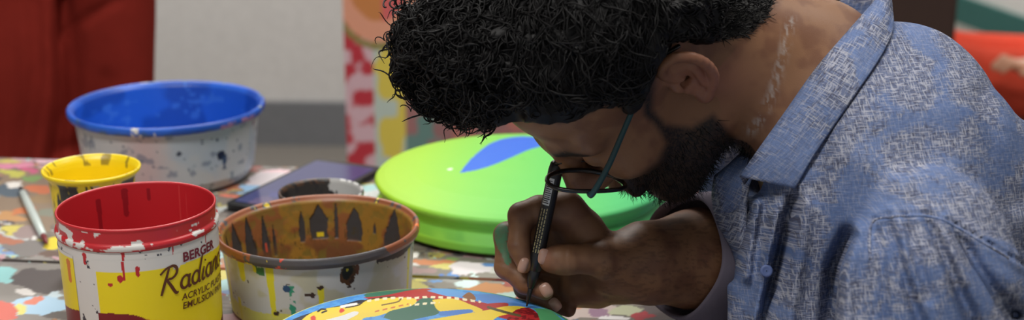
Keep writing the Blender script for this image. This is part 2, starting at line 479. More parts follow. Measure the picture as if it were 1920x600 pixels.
SPILLS = [(60, 380, 70, 60, (140, 122, 104)), (15, 358, 24, 15, (84, 100, 112)), (64, 355, 22, 8, (206, 118, 80)), (35, 311, 38, 7, (208, 134, 160)), (23, 326, 22, 6, (190, 188, 90)), (52, 335, 18, 6, (124, 158, 96)), (60, 321, 15, 5, (196, 96, 130)), (90, 302, 30, 4, (214, 180, 190)),
  (17, 407, 32, 10, (190, 144, 96)), (40, 392, 24, 6, (200, 120, 76)), (23, 431, 32, 8, (206, 194, 100)), (58, 437, 32, 12, (152, 134, 132)), (105, 457, 15, 14, (222, 202, 56)), (61, 448, 9, 5, (228, 226, 222)), (47, 464, 50, 13, (124, 120, 118)), (93, 478, 26, 6, (104, 84, 74)), (76, 372, 27, 9, (152, 128, 96)), (100, 400, 22, 10, (130, 134, 120)), (8, 450, 22, 8, (172, 112, 88)), (30, 345, 9, 4, (230, 226, 220)),
  (60, 545, 90, 66, (142, 138, 134)), (12, 515, 23, 13, (150, 210, 212)), (78, 527, 52, 24, (88, 82, 82)), (76, 574, 48, 17, (172, 204, 228)), (76, 566, 19, 9, (216, 132, 112)), (12, 582, 27, 14, (210, 112, 100)), (47, 578, 8, 9, (220, 214, 126)), (35, 494, 62, 5, (128, 124, 122)), (108, 595, 30, 9, (104, 100, 98)), (40, 552, 18, 6, (220, 216, 214)), (106, 552, 14, 8, (198, 216, 226)),
  (860, 510, 110, 30, (142, 136, 128)), (782, 480, 15, 7, (230, 226, 222)), (816, 492, 46, 5, (204, 134, 96)), (836, 500, 30, 6, (212, 202, 124)), (788, 508, 26, 5, (172, 144, 144)), (784, 498, 9, 3, (232, 230, 228)), (852, 513, 12, 4, (104, 152, 218)), (826, 515, 10, 3, (104, 140, 210)), (886, 504, 36, 11, (224, 216, 220)), (910, 496, 15, 5, (94, 134, 190)), (930, 508, 16, 6, (206, 206, 200)), (850, 486, 16, 3, (150, 176, 110)),
  (782, 526, 17, 4, (216, 208, 116)), (814, 527, 12, 4, (120, 164, 218)), (848, 526, 20, 5, (162, 160, 156)), (920, 540, 54, 9, (190, 134, 90)), (878, 530, 17, 8, (212, 234, 232)), (889, 520, 4, 9, (212, 234, 232)), (948, 553, 22, 7, (172, 198, 188)), (1100, 582, 60, 16, (196, 178, 172)), (1080, 576, 26, 5, (206, 150, 120)), (1130, 588, 22, 6, (150, 116, 140)), (1180, 584, 30, 7, (186, 188, 156)), (1150, 596, 26, 5, (226, 222, 222)), (1230, 590, 40, 12, (96, 84, 84)), (1200, 592, 20, 8, (170, 50, 60)), (1330, 592, 40, 9, (176, 168, 190)),
  (500, 335, 30, 16, (206, 196, 200)), (480, 350, 26, 6, (150, 186, 220)), (440, 365, 34, 5, (226, 130, 110)), (520, 322, 22, 4, (222, 190, 196))]
tab = thing('table', 'long work table of old boards covered in spattered paint', 'table', tuple(tw(-0.2, 0.6, -TZ)))
U0, U1 = -1.15, 0.59
for v0, v1 in ((0, 0.392), (0.401, 0.80), (0.809, 1.20)):
    # dense top so that the large spills of paint can be coloured in place, closed by sides and underside
    nu, nv = int((U1 - U0) / .0022), int((v1 - v0) / .0028); g1, g2 = np.meshgrid(np.linspace(U0, U1, nu), np.linspace(v0, v1, nv)); g1 = g1.ravel(); g2 = g2.ravel()
    T_ = np.stack([g1, -g2, 0 * g1], 1) @ rotz(YAW).T + A0
    b_, _ = tbox(U0, U1, v0, v1, -0.03, 0, 0); n_ = len(T_); q_ = grid_faces(nv, nu)[:, ::-1]
    bt_ = [tuple(int(x) for x in r) for r in q_] + [tuple(n_ + k for k in fc) for fc in ((0, 2, 3, 1), (4, 5, 7, 6), (0, 1, 5, 4), (2, 6, 7, 3), (0, 4, 6, 2))]
    X1, Y1, _ = proj(T_); w1 = fbm(T_, 34, 3, 4) - .5; w2 = fbm(T_, 34, 23, 4) - .5; X1 = X1 + w1 * 60; Y1 = Y1 + w2 * 24
    pc4 = np.zeros((n_ + 8, 4))
    for (sx_, sy_, rx_, ry_, cc_) in SPILLS:
        m_ = ((X1 - sx_) / rx_) ** 2 + ((Y1 - sy_) / ry_) ** 2 < 1
        pc4[:n_][m_] = (*lin(cc_), 1)
    bo = child('board', np.concatenate([T_, b_]), bt_, M_paint, tab, smooth=False, col=pc4[:, :3])
    al = np.empty((n_ + 8) * 4, np.float32); ca_ = bo.data.color_attributes['col'].data; ca_.foreach_get('color', al); al[3::4] = pc4[:, 3]; ca_.foreach_set('color', al)
v, f = tbox(U0 + .05, U1 - .05, 0.06, 0.09, -0.11, -0.03); child('apron', v, f, M_wood, tab, smooth=False)
v, f = tbox(U0 + .05, U1 - .05, 1.11, 1.14, -0.11, -0.03); child('apron', v, f, M_wood, tab, smooth=False)
for u in (U0 + 0.06, U1 - 0.12):
    for q in (0.05, 1.09):
        v, f = tbox(u, u + 0.06, q, q + 0.06, -TZ, -0.03, 0.004); child('leg', v, f, M_wood, tab, smooth=False)

# ================================================================== containers
def tilt(v, c, ax, ay):
    R = np.array(Matrix.Rotation(ax, 3, 'X') @ Matrix.Rotation(ay, 3, 'Y')); return (v - c) @ R.T + c
def place(v, c): return v + np.asarray(c)
def rim_at(px, py, Y):
    """centre of a rim seen at (px,py), at world distance Y -> x, z above the table, depth"""
    e = PITCH + math.atan((py - 300) / FP); hp = Y * math.tan(e)
    d = Y * math.cos(PITCH) + hp * math.sin(PITCH)
    return (px - 960) / FP * d, 0.62 - hp, d
M_pot = vcol('painted plastic', 0.38, 0.5, (90, 0.15, 0.001, 4), 0.0)

# ---- red paint bucket
x, z, d = rim_at(260, 386, 1.45); HR = z; RB = 150 * d / FP
cr = np.array([x, 1.45, TZ + .0012])
prof = [(0.001, 0.0), (RB * .93, 0.0), (RB * .95, 0.004), (RB * .985, HR - 0.022), (RB * 1.0, HR - 0.0215), (RB * 1.01, HR - 0.018), (RB * 1.0, HR - 0.0155),
        (RB * .975, HR - 0.0145), (RB * .975, HR - 0.004), (RB * .985, HR - 0.001), (RB * .97, HR + .0005), (RB * .955, HR - 0.001),
        (RB * .945, HR - 0.02), (RB * .91, 0.012), (0.001, 0.012)]
v, f, th, s = lathe(prof, 640, 0.0010)
th = th - .17
p3 = np.stack([th * 3, v[:, 2] * 30, s * 0], 1); red = lin(184, 36, 44); wht = lin(214, 212, 208)
n1 = fbm(np.stack([np.sin(th) * 3, np.cos(th) * 3, v[:, 2] * 60], 1), 2.2, 3); n2 = fbm(np.stack([np.sin(th) * 7, np.cos(th) * 7, v[:, 2] * 90], 1), 2.0, 9)
col = np.tile(wht, (len(v), 1))
m_red = (s > 3.2).astype(float) * sst(0.40, 0.44, n1 + (s > 8.0) * 0.5 + .14 * (s < 4.2) - 0.10 * ((s > 4.6) & (s < 6.2)) + .08 * (np.abs(th - .7) < .4))
def drips(th, z, items):
    m = np.zeros(len(th))
    for a, zt, zb, w in items:
        e = np.clip((zt - z) / max(zt - zb, 1e-6), 0, 1); ww = w * (1 - 0.45 * e + 0.5 * np.exp(-((z - zb - w * .05) / (w * .06 + 1e-4)) ** 2) * 0.6)
        ww = ww * np.sqrt(np.clip((z - zb) / (w * .09), 0, 1)) * np.sqrt(np.clip((zt - z) / (w * .05), .0, 1))
        m = np.maximum(m, ((np.abs(th - a) < ww) & (z < zt) & (z > zb)).astype(float))
    return m
outer = (s >= 1.5) & (s < 4.0)
m_red = np.maximum(m_red, outer * drips(th, v[:, 2], [(-.65, HR - .024, HR - .037, .035), (-.13, HR - .02, HR - .042, .022), (-.17, HR - .036, HR - .05, .045), (.03, HR - .034, HR - .045, .028), (1.02, HR - .02, HR - .04, .012), (.48, HR - .02, HR - .036, .01), (-.3, HR - .05, HR - .054, .05), (.08, HR - .086, HR - .089, .03)]))
col = mixc(col, red, m_red)
col = mixc(col, lin(140, 24, 34), (s > 11.2) * np.maximum(drips(th * 0 + np.where(th > 0, math.pi - th, -math.pi - th), v[:, 2], [(-.22, HR - .004, HR - .035, .05), (.1, HR - .006, HR - .02, .03), (-.6, HR - .01, HR - .06, .04)]), 0))
col = mixc(col, lin(205, 70, 70), (s > 11) * drips(np.where(th > 0, math.pi - th, -math.pi - th), v[:, 2], [(.55, HR - .002, HR - .09, .012), (.66, HR - .01, HR - .07, .008)]) * 0.6)
col = mixc(col, lin(60, 60, 70), outer * (n2 > 0.735).astype(float))
bk = thing('paint_bucket', 'white plastic paint bucket with red paint rim and yellow printed label', 'bucket', tuple(cr))
child('bucket_body', tilt(place(v, cr), cr, 0.0, math.radians(-1.0)), f, M_pot, bk, col=col)
# printed label (thin film on the bucket wall)
def wall_r(zz): return RB * (.95 + .035 * (zz - .004) / (HR - .026)) + 0.0005
def wrap(th, zz, off=0.0):
    r = wall_r(zz) + off
    th = np.asarray(th) + .17
    return np.stack([r * np.sin(th), -r * np.cos(th), zz], -1)
TILT = lambda v: tilt(place(v, cr), cr, 0.0, math.radians(-1.0))
ta = np.linspace(-0.53, 2.2, 300); zz = np.linspace(0.006, HR - .03, 120); T, Z = np.meshgrid(ta, zz)
lv = wrap(T.ravel(), Z.ravel()); T = T.ravel(); Z = Z.ravel()
yel = lin(236, 214, 24); mar = lin(120, 26, 34); lc = np.tile(yel, (len(T), 1))
top = HR - .041
lc = mixc(lc, wht, ((Z > top) | ((T > .47) & (Z > top - .003 - .002 * (T < .56) + 0.003 * np.cos((T - .9) * 3)) & (T < 1.6)) | (T < -0.5)).astype(float))
sw = 0.0535 + .008 * np.cos((T + .35) * 2.2) - 0.022 * sst(-.1, .6, T)
lc = mixc(lc, mar, ((Z < sw)).astype(float))
lc = mixc(lc, red, drips(T, Z, [(-.14, HR - .03, HR - .05, .02), (-.19, HR - .044, HR - .052, .04), (.03, HR - .036, HR - .047, .03), (-.32, HR - .052, HR - .056, .05), (.1, HR - .09, HR - .093, .03)]))
M_label = vcol('printed label', 0.35, 0.5)
lab = child('label', TILT(lv), grid_faces(120, 300), M_label, bk, col=lc)
ta = np.linspace(-2.2, -0.86, 140); T2, Z2 = np.meshgrid(ta, zz); T2 = T2.ravel(); Z2 = Z2.ravel()
lc2 = np.tile(yel, (len(T2), 1)); lc2 = mixc(lc2, mar, (Z2 < 0.058 + .01 * (T2 + .9)).astype(float)); lc2 = mixc(lc2, wht, (Z2 > top + .008).astype(float))
lc2 = mixc(lc2, lin(214, 120, 40), drips(T2, Z2, [(-.98, HR - .035, HR - .06, .05)]))
child('label', TILT(wrap(T2, Z2)), grid_faces(120, 140), M_label, bk, col=lc2)
M_ink = plain('maroon print', lin(112, 24, 44), 0.4); M_ink2 = plain('brown print', lin(92, 48, 20), 0.4)
def text_geo(txt, size, off=0.0, shear=0.0, space=1.0):
    cu = bpy.data.curves.new('t', 'FONT'); cu.body = txt; cu.size = size; cu.offset = off; cu.shear = shear; cu.space_character = space; cu.resolution_u = 3
    o = bpy.data.objects.new('t', cu); C.objects.link(o); bpy.context.view_layer.update()
    me = bpy.data.meshes.new_from_object(o.evaluated_get(bpy.context.evaluated_depsgraph_get()))
    v = np.array([q.co[:] for q in me.vertices]); f = [tuple(p.vertices) for p in me.polygons]
    bpy.data.objects.remove(o); bpy.data.curves.remove(cu); bpy.data.meshes.remove(me)
    return v, f
def put_text(txt, size, th0, z0, m, off=0.0, shear=0.0, lift=0.0006, slope=0.0, space=1.0):
    v, f = text_geo(txt, size, off, shear, space)
    T = th0 + v[:, 0] / RB; Zv = z0 + v[:, 1] + slope * v[:, 0]
    child('lettering', TILT(wrap(T, Zv, lift)), f, m, bk, smooth=False)
put_text('BERGER', 0.0128, 0.60, HR - .0395, M_ink, 0.00035, space=1.02)
put_text('ACRYLIC PLASTIC', 0.0092, 0.55, HR - .0775, M_ink2, 0.00012, 0.15)
put_text('EMULSION PAINT', 0.0092, 0.55, HR - .0865, M_ink2, 0.00012, 0.15)
def brush_word(th0, z0, h, m):
    e = lambda cx, cy, rx, ry, a0, a1, n=14: [(cx + rx * math.cos(math.radians(a)), cy + ry * math.sin(math.radians(a))) for a in np.linspace(a0, a1, n)]
    S = []; x = 0
    S += [[(.02, -.05), (.1, .4), (.22, 1.02)], [(-.12, .82), (.1, 1.02), (.35, 1.08)] + e(.32, .82, .26, .26, 80, -100) + [(.12, .5)], [(.2, .52), (.4, .25), (.62, -.06), (.75, -.08)]]
    x = .82
    def a_(x): return [e(x + .2, .25, .19, .25, 30, 390), [(x + .4, .52), (x + .36, .2), (x + .42, .0), (x + .52, .03)]]
    S += a_(x); x += .55
    S += [e(x + .18, .25, .18, .25, 30, 390), [(x + .5, 1.1), (x + .38, .45), (x + .38, .05), (x + .48, .0)]]; x += .56
    S += [[(x + .08, .52), (x + .02, .1), (x + .1, .0), (x + .18, .06)], [(x + .12, .72), (x + .15, .78)]]; x += .24
    S += a_(x); x += .55
    S += [[(x + .06, .52), (x, .0)], [(x + .03, .25), (x + .16, .48), (x + .3, .5), (x + .32, .3), (x + .28, .08), (x + .36, .0), (x + .44, .05)]]; x += .47
    S += [e(x + .22, .25, .2, .26, 50, 310)]; x += .42
    S += [[(x + .02, .22), (x + .3, .3)] + e(x + .2, .27, .15, .24, 20, 320)]
    b = MB()
    for st in S:
        p = spline(np.array(st), max(12, 6 * len(st))); t = np.gradient(p, axis=0); t /= np.linalg.norm(t, axis=1)[:, None] + 1e-9
        n = np.stack([-t[:, 1], t[:, 0]], 1); w = (0.038 + 0.02 * np.sin(np.linspace(0.4, 2.9, len(p))))[:, None]
        q = np.concatenate([p + n * w, p - n * w]); k = len(p)
        T = th0 + (q[:, 0] + 0.18 * q[:, 1]) * h / RB; Zv = z0 + q[:, 1] * h + 0.06 * q[:, 0] * h
        b.add(wrap(T, Zv, 0.0008), [(i, i + 1, k + i + 1, k + i) for i in range(k - 1)])
    v, f = b.out(); child('lettering', TILT(v), f, m, bk, smooth=False)
brush_word(0.285, HR - .0670, 0.0240, M_ink2)

# ---- brown paint tub
x, z, d = rim_at(599, 426, 1.56); HB = z; RT = 190.5 * d / FP; cb = np.array([x, 1.56, TZ + .0018])
prof = [(0.001, 0.0005), (RT * .86, 0.0005), (RT * .89, 0.004), (RT * .945, HB - .012), (RT * .985, HB - .010), (RT * 1.0, HB - .006), (RT * 1.0, HB - .001), (RT * .985, HB + .001),
        (RT * .96, HB), (RT * .93, HB - .006), (RT * .865, 0.014), (0.001, 0.012)]
v, f, th, s = lathe(prof, 760, 0.0010)
zz = v[:, 2]; cyl = np.stack([np.sin(th), np.cos(th), zz * 12], 1); thg = th; th = th - .11
n1 = fbm(cyl, 4, 21); n2 = fbm(cyl, 11, 5); n3 = fbm(cyl * [1, 1, .25], 14, 33)
ins = s > 8.6
col = np.tile(lin(192, 192, 190), (len(v), 1))
och = mixc(np.tile(lin(150, 112, 46), (len(v), 1)), lin(140, 88, 52), sst(.5, .6, n1)); och = mixc(och, lin(122, 106, 48), sst(.5, .6, n2) * .6)
grey = lin(62, 62, 66)
# bare grey wedges that show between the runs of brown paint (pointed at the top)
m = np.zeros(len(v))
thb = np.where(thg > 0, math.pi - thg, -math.pi - thg) + .05    # angle on the far wall, left negative
zi = zz / HB
for a, zt, zb, w in ((-.98, .93, .0, .1), (-.74, .88, .05, .055), (-.62, .72, .3, .02), (-.27, .84, .42, .035), (-.07, .9, .45, .10), (.13, .93, .45, .022), (.35, .86, .42, .10), (.93, .95, .1, .17), (-1.25, .95, .1, .13), (-1.5, .9, 0, .1), (.62, .7, .55, .02)):
    e = np.clip((zt - zi) / (zt - zb), 0, 1); ww = w * np.minimum(1, e * 2.2) ** .8 * (1 + .5 * (n2 - .5))
    m = np.maximum(m, ((np.abs(thb - a) < ww) & (zi < zt) & (zi > zb)).astype(float))
ic = mixc(och, grey, m); ic = mixc(ic, lin(70, 60, 34), (np.abs(n3 - .47) < .012) * (zi < .6) * .8); ic = mixc(ic, lin(112, 72, 46), sst(.5, .3, zi) * sst(.46, .6, n1)); ic = mixc(ic, lin(116, 100, 44), sst(.4, .2, zi) * sst(.5, .6, n2))
ic = mixc(ic, lin(225, 200, 40), ((np.abs(thb + .06) < .04) & (np.abs(zi - .5) < .035)).astype(float)); ic = mixc(ic, lin(200, 80, 60), ((np.abs(thb + .735) < .015) & (np.abs(zi - .45) < .06)).astype(float))
rimm = (s > 3.02) & ~ins
rc = mixc(np.tile(lin(146, 86, 56), (len(v), 1)), lin(84, 80, 82), ((np.abs(th) < .75 + .5 * (n1 - .5)) & (s < 7.8)).astype(float))
rc = mixc(rc, lin(84, 80, 82), sst(.62, .66, n2)); rc = mixc(rc, lin(226, 200, 60), ((n2 > .74) | ((np.abs(th + .9) < .5) & (s < 4.5) & (n2 > .56))).astype(float)); rc = mixc(rc, lin(225, 120, 60), (np.abs(th - 1.42) < .04).astype(float))
rc = mixc(rc, lin(214, 80, 60), ((np.abs(th + .35) < .05) & (n2 > .45)).astype(float))
out = (s >= 1) & (s <= 3.02)
oc = mixc(col, lin(176, 170, 120), sst(.5, .62, n1) * .5); oc = mixc(oc, lin(214, 204, 50), drips(th, zz, [(-1.25, HB - .008, .006, .06), (-.88, HB - .008, HB - .034, .06), (-.5, HB - .006, .018, .05), (-.68, HB - .01, HB - .02, .03), (.02, HB - .032, HB - .056, .036), (1.2, HB - .01, .006, .045), (-1.02, .03, .004, .03)]))
oc = mixc(oc, lin(206, 200, 60), ((zz < .016 + .012 * n1) & (th < -.2)).astype(float) * .8)
oc = mixc(oc, lin(40, 140, 110), ((np.abs(th + .28 + .1 * (n2 - .5)) < .03) & (n2 > .44) & (zz < HB - .03)).astype(float)); oc = mixc(oc, lin(30, 70, 110), ((np.hypot((th + .33) * .1, zz - HB + .033)) < .004).astype(float))
oc = mixc(oc, lin(50, 110, 70), ((np.abs(th + .62) < .06) & (zz > HB - .022) & (n2 > .5)).astype(float))
blob = lambda a, z_, w, h: ((((th - a) / w) ** 2 + ((zz - z_) / h) ** 2 + 1.6 * (n2 - .5)) < 1).astype(float)
oc = mixc(oc, lin(84, 56, 34), blob(.305, HB - .021, .085, .0145)); oc = mixc(oc, lin(34, 32, 26), blob(.295, HB - .017, .055, .010)); oc = mixc(oc, lin(196, 176, 50), blob(.295, HB - .016, .012, .002)); oc = mixc(oc, lin(104, 62, 44), blob(.40, HB - .016, .02, .008))
oc = mixc(oc, lin(44, 40, 40), (((th > .62) & (th < 1.35) & (zz > HB - .020 + .012 * np.abs(th - 1.0)))).astype(float)); oc = mixc(oc, lin(60, 44, 36), (n2 > .755).astype(float))
col = np.where(ins[:, None], ic, np.where(rimm[:, None], rc, oc))
rr = np.hypot(v[:, 0], v[:, 1]); bmp = np.where(ins, -.0012 * (1 - m) * (zi > .1), 0) + .0007 * (n2 - .5) * (s > 3.02)
v[:, :2] *= (1 + bmp / np.maximum(rr, .02))[:, None]
tb = thing('paint_tub', 'shallow plastic paint tub coated inside with drips of ochre brown paint', 'tub', tuple(cb))
child('tub_body', tilt(place(v, cb), cb, 0, math.radians(-1.2)), f, M_pot, tb, col=col)

# ---- yellow cup
x, z, d = rim_at(171, 314, 1.65); HY = z; RY = 91 * d / FP; cy = np.array([x, 1.65, TZ])
prof = [(0.001, 0), (RY * .7, 0), (RY * .73, .003), (RY * .87, HY - .012), (RY * .9, HY - .008), (RY * .99, HY - .003), (RY * 1.0, HY), (RY * .97, HY + .001), (RY * .88, HY - .005), (RY * .85, HY - .012), (RY * .83, HY - .03), (0.001, HY - .032)]
v, f, th, s = lathe(prof, 260, .002)
cyl = np.stack([np.sin(th), np.cos(th), v[:, 2] * 14], 1); n1 = fbm(cyl, 3, 2); n2 = fbm(cyl * [1, 1, .4], 8, 8)
yy = lin(236, 208, 20); col = np.tile(yy, (len(v), 1)); col = mixc(col, lin(120, 104, 40), (s > 6) * (s < 9) * sst(.58, .62, n2) * .8)
low = (s < 4.2); col = mixc(col, lin(40, 38, 36), low * sst(.48, .52, n2) * sst(.02, .06, v[:, 2])); col = mixc(col, lin(180, 176, 160), low * sst(.6, .64, n1))
cp = thing('paint_cup', 'tall cup with a flared rim holding bright yellow paint', 'cup', tuple(cy))
child('cup_body', place(v, cy), f, M_pot, cp, col=col)
a = np.linspace(0, 2 * math.pi, 48, endpoint=False); R_ = RY * .845
pv = np.concatenate([[[0, 0, HY - .0305]], np.stack([R_ * np.cos(a), R_ * np.sin(a), np.full(48, HY - .0305)], 1)])
M_wet = plain('wet yellow paint', lin(232, 200, 10), 0.15)
child('paint', place(pv, cy), [(0, i + 1, (i + 1) % 48 + 1) for i in range(48)], M_wet, cp)

# ---- blue tub
x, z, d = rim_at(312.5, 195, 2.02); HT = z; RU = 182.5 * d / FP; cu_ = np.array([x, 2.02, TZ])
prof = [(0.001, 0), (RU * .70, 0), (RU * .80, .004), (RU * .865, .016), (RU * .93, HT - .012), (RU * .98, HT - .010), (RU * 1.0, HT - .006), (RU * 1.0, HT - .001), (RU * .985, HT + .0015), (RU * .955, HT), (RU * .92, HT - .005), (RU * .83, .018), (RU * .75, .01), (0.001, .01)]
v, f, th, s = lathe(prof, 420, .002)
cyl = np.stack([np.sin(th), np.cos(th), v[:, 2] * 10], 1); n1 = fbm(cyl, 2.2, 61); n2 = fbm(cyl, 9, 15); n3 = fbm(cyl, 22, 27)
blu = lin(34, 96, 204); col = np.tile(lin(186, 188, 192), (len(v), 1))
col = mixc(col, lin(196, 160, 164), np.exp(-((th + .05) / .22) ** 2) * .6); col = mixc(col, lin(160, 178, 198), sst(.5, .62, n1) * .6)
o_ = s < 4.5
col = mixc(col, lin(40, 60, 96), o_ * (n3 > .765)); col = mixc(col, lin(90, 104, 130), o_ * sst(.66, .7, n2) * .6)
th = th - .2
col = mixc(col, lin(22, 34, 60), o_ * (np.hypot((th - .61) * .12, (v[:, 2] - .052)) < .0065 + .004 * (n3 - .5))); col = mixc(col, lin(60, 80, 110), o_ * drips(th, v[:, 2], [(.66, .05, .03, .03)]))
col = mixc(col, lin(22, 34, 60), o_ * (np.hypot((th - .12) * .12, (v[:, 2] - .062)) < .003))
col = mixc(col, lin(150, 110, 150), o_ * (np.hypot((th - 1.2) * .12, (v[:, 2] - HT + .02)) < .004))
ib = mixc(np.tile(blu, (len(v), 1)), lin(24, 78, 176), sst(.45, .6, n1)); ib = mixc(ib, lin(60, 120, 214), sst(.62, .66, n2) * .6)
ib = mixc(ib, lin(60, 90, 120), ((s > 4) & (s < 9) & (n2 > .6)) * .7)
ib = mixc(ib, lin(220, 218, 214), ((s > 4) & (s < 8.2) & (n3 > .6) & (np.abs(np.sin(th * 2.3 + .6)) < .35)).astype(float)); ib = mixc(ib, lin(170, 120, 160), ((s > 4.5) & (s < 7) & (np.abs(th - .8) < .25) & (n3 > .5)).astype(float))
col = np.where((s > 4.6)[:, None], ib, col)
bt = thing('plastic_tub', 'wide white plastic tub with blue painted rim and inside', 'tub', tuple(cu_))
child('tub_body', place(v, cu_), f, M_pot, bt, col=col)

# ---- small dark cup behind the brown tub
x, z, d = rim_at(602, 358, 1.735); HC = z; RC = 80 * d / FP; cc = np.array([x, 1.735, TZ])
prof = [(0.001, 0), (RC * .8, 0), (RC * .82, .003), (RC * .93, HC - .010), (RC * .97, HC - .008), (RC * 1.0, HC - .004), (RC * 1.0, HC), (RC * .97, HC + .001), (RC * .92, HC - .002), (RC * .9, HC - .01), (RC * .8, .02), (0.001, .02)]
v, f, th, s = lathe(prof, 240, .002)
n2 = fbm(np.stack([np.sin(th), np.cos(th), v[:, 2] * 14], 1), 7, 71)
thb = np.where(th > 0, math.pi - th, -math.pi - th)
col = np.tile(lin(190, 190, 188), (len(v), 1)); dk = ((thb < .12 + .3 * (n2 - .5)) & (thb > -2.2) & (s > 4)).astype(float)
col = mixc(col, lin(44, 40, 38), dk); col = mixc(col, lin(84, 58, 40), dk * ((s > 4) & (s < 8.5)) * sst(.45, .55, n2)); col = mixc(col, lin(30, 28, 30), ((n2 > .64) & (s > 4)).astype(float))
col = mixc(col, lin(110, 110, 200), ((np.abs(thb + .1) < .2) & (s > 9.2) & (v[:, 2] < .03)).astype(float))
sc2 = thing('small_cup', 'small grey cup streaked with black, half hidden behind the brown tub', 'cup', tuple(cc))
child('cup_body', place(v, cc), f, M_pot, sc2, col=col)

# ================================================================== tablet
zt = 0.009
A = onz(595, 296.5, zt); B = onz(718, 313.5, zt); Cc = onz(404, 379, zt)
ux = (B - A); wL = np.linalg.norm(ux); ux /= wL; uy = Cc - A; uy = uy - ux * (uy @ ux); lL = np.linalg.norm(uy); uy /= lL
def tb_pt(a, b, h): return A + ux * a + uy * b + np.array([0, 0, h])
def rrect(a0, a1, b0, b1, r, n=5):
    P = []
    for cx_, cy_, s0 in ((a1 - r, b1 - r, 0), (a0 + r, b1 - r, 90), (a0 + r, b0 + r, 180), (a1 - r, b0 + r, 270)):
        for k in range(n + 1):
            t = math.radians(s0 + 90 * k / n); P.append((cx_ + r * math.cos(t), cy_ + r * math.sin(t)))
    return P
def slab(P, h0, h1):
    n = len(P); v = [tb_pt(a, b, h0) for a, b in P] + [tb_pt(a, b, h1) for a, b in P]
    return np.array(v), [tuple(range(n))[::-1], tuple(range(n, 2 * n))] + [(i, (i + 1) % n, n + (i + 1) % n, n + i) for i in range(n)]
M_black = plain('black glossy plastic', lin(18, 18, 20), 0.25)
ms, nt, b = new_mat('tablet screen'); setb(b, lin(20, 20, 40), 0.12, 0.5)
tc = node(nt, 'ShaderNodeTexCoord'); nz = node(nt, 'ShaderNodeTexVoronoi'); nz.inputs['Scale'].default_value = 17; nd = node(nt, 'ShaderNodeTexNoise'); nd.inputs['Scale'].default_value = 30
nt.links.new(tc.outputs['Object'], nd.inputs['Vector'])
av = node(nt, 'ShaderNodeVectorMath', operation='MULTIPLY_ADD'); av.inputs[1].default_value = (.05, .05, .05); nt.links.new(nd.outputs['Color'], av.inputs[0]); nt.links.new(tc.outputs['Object'], av.inputs[2]); nt.links.new(av.outputs[0], nz.inputs['Vector'])
rp = node(nt, 'ShaderNodeValToRGB'); spc = node(nt, 'ShaderNodeSeparateColor'); nt.links.new(nz.outputs['Color'], spc.inputs[0]); nt.links.new(spc.outputs[1], rp.inputs[0])
rp.color_ramp.interpolation = 'CONSTANT'; rp.color_ramp.elements[0].color = (*lin(74, 78, 138), 1); rp.color_ramp.elements[1].position = .62; rp.color_ramp.elements[1].color = (*lin(86, 92, 190), 1)
e3 = rp.color_ramp.elements.new(.8); e3.color = (*lin(96, 134, 160), 1); e4 = rp.color_ramp.elements.new(.92); e4.color = (*lin(130, 110, 150), 1)
# the reflection painted into the screen glow is plain at its far end and busy at its near end
sx = node(nt, 'ShaderNodeSeparateXYZ'); nt.links.new(tc.outputs['Object'], sx.inputs[0])
mrp = node(nt, 'ShaderNodeMapRange'); mrp.inputs['From Min'].default_value = -0.02; mrp.inputs['From Max'].default_value = -0.075; nt.links.new(sx.outputs['Y'], mrp.inputs['Value'])
mxs = node(nt, 'ShaderNodeMix', data_type='RGBA'); mxs.inputs[6].default_value = (*lin(72, 76, 136), 1); nt.links.new(mrp.outputs[0], mxs.inputs['Factor']); nt.links.new(rp.outputs[0], mxs.inputs[7])
nt.links.new(mxs.outputs[2], b.inputs['Emission Color']); b.inputs['Emission Strength'].default_value = 0.55
tl = thing('tablet', 'black tablet with an indigo reflection painted as glow on its screen, lying at the table edge', 'tablet', tuple(tb_pt(wL / 2, lL / 2, -zt)))
v, f = slab(rrect(0, wL, 0, lL, .008), -zt + .0005, 0); child('tablet_body', v, f, M_black, tl, smooth=False)
v, f = slab(rrect(.006, wL - .006, .012, lL - .014, .002), 0, .0006); child('screen', v, f, ms, tl, smooth=False)

# ================================================================== pale pen lying on the table
p0_ = onz(38, 352, .0055); p1_ = onz(88, 456, .0055); dirp = (p1_ - p0_); lp = np.linalg.norm(dirp); dirp /= lp
pt = lambda t: p0_ + dirp * lp * t
lpn = thing('pen', 'slim pale pen lying among paint spots at the table left end', 'pen', tuple(pt(.5) - [0, 0, .0055]))
M_pale = plain('pale grey plastic', lin(196, 208, 204), 0.35); M_dark = plain('dark plastic', lin(40, 44, 50), 0.4); M_redtip = plain('dark red plastic', lin(120, 40, 44), 0.4)
v, f = tube_closed([pt(.1), pt(.3), pt(.6), pt(.88)], [.0042, .0052, .0055, .0046], 14); child('barrel', v, f, M_pale, lpn)
v, f = tube_closed([pt(0), pt(.05), pt(.11)], [.0022, .003, .0036], 12); child('end_cap', v, f, M_dark, lpn)
v, f = tube_closed([pt(.87), pt(.95), pt(1)], [.0042, .0028, .0012], 12); child('tip', v, f, M_redtip, lpn)

# ================================================================== green domed clay plate
xg = 980; cgp = onz(xg, 390, 0); GX, GY = (xg - 960) / FP * 1.97, 1.868
RG = 275 * 1.968 / FP; zr = .043
prof = [(0.001, .006), (RG * .80, .006), (RG * .86, .0), (RG * .93, .002), (RG * .985, .007), (RG * .995, .016), (RG * .965, .0245), (RG * .945, .0285), (RG * .955, .034), (RG * .99, zr - .001), (RG * 1.0, zr + .003),
        (RG * .985, zr + .0065), (RG * .93, zr + .010), (RG * .75, zr + .0165), (RG * .5, zr + .0215), (RG * .25, zr + .0245), (0.001, zr + .0255)]
v, f, th, s = lathe(prof, 360, .0016)
cg = np.array([GX, GY, TZ]); P = place(v, cg); px_, py_, _ = proj(P)
tt = np.clip((v[:, 0] / RG + 1) / 2, 0, 1)
n1 = fbm(P, 9, 4); g = tt + .10 * (n1 - .5) + .12 * (-v[:, 1] / RG) * .3
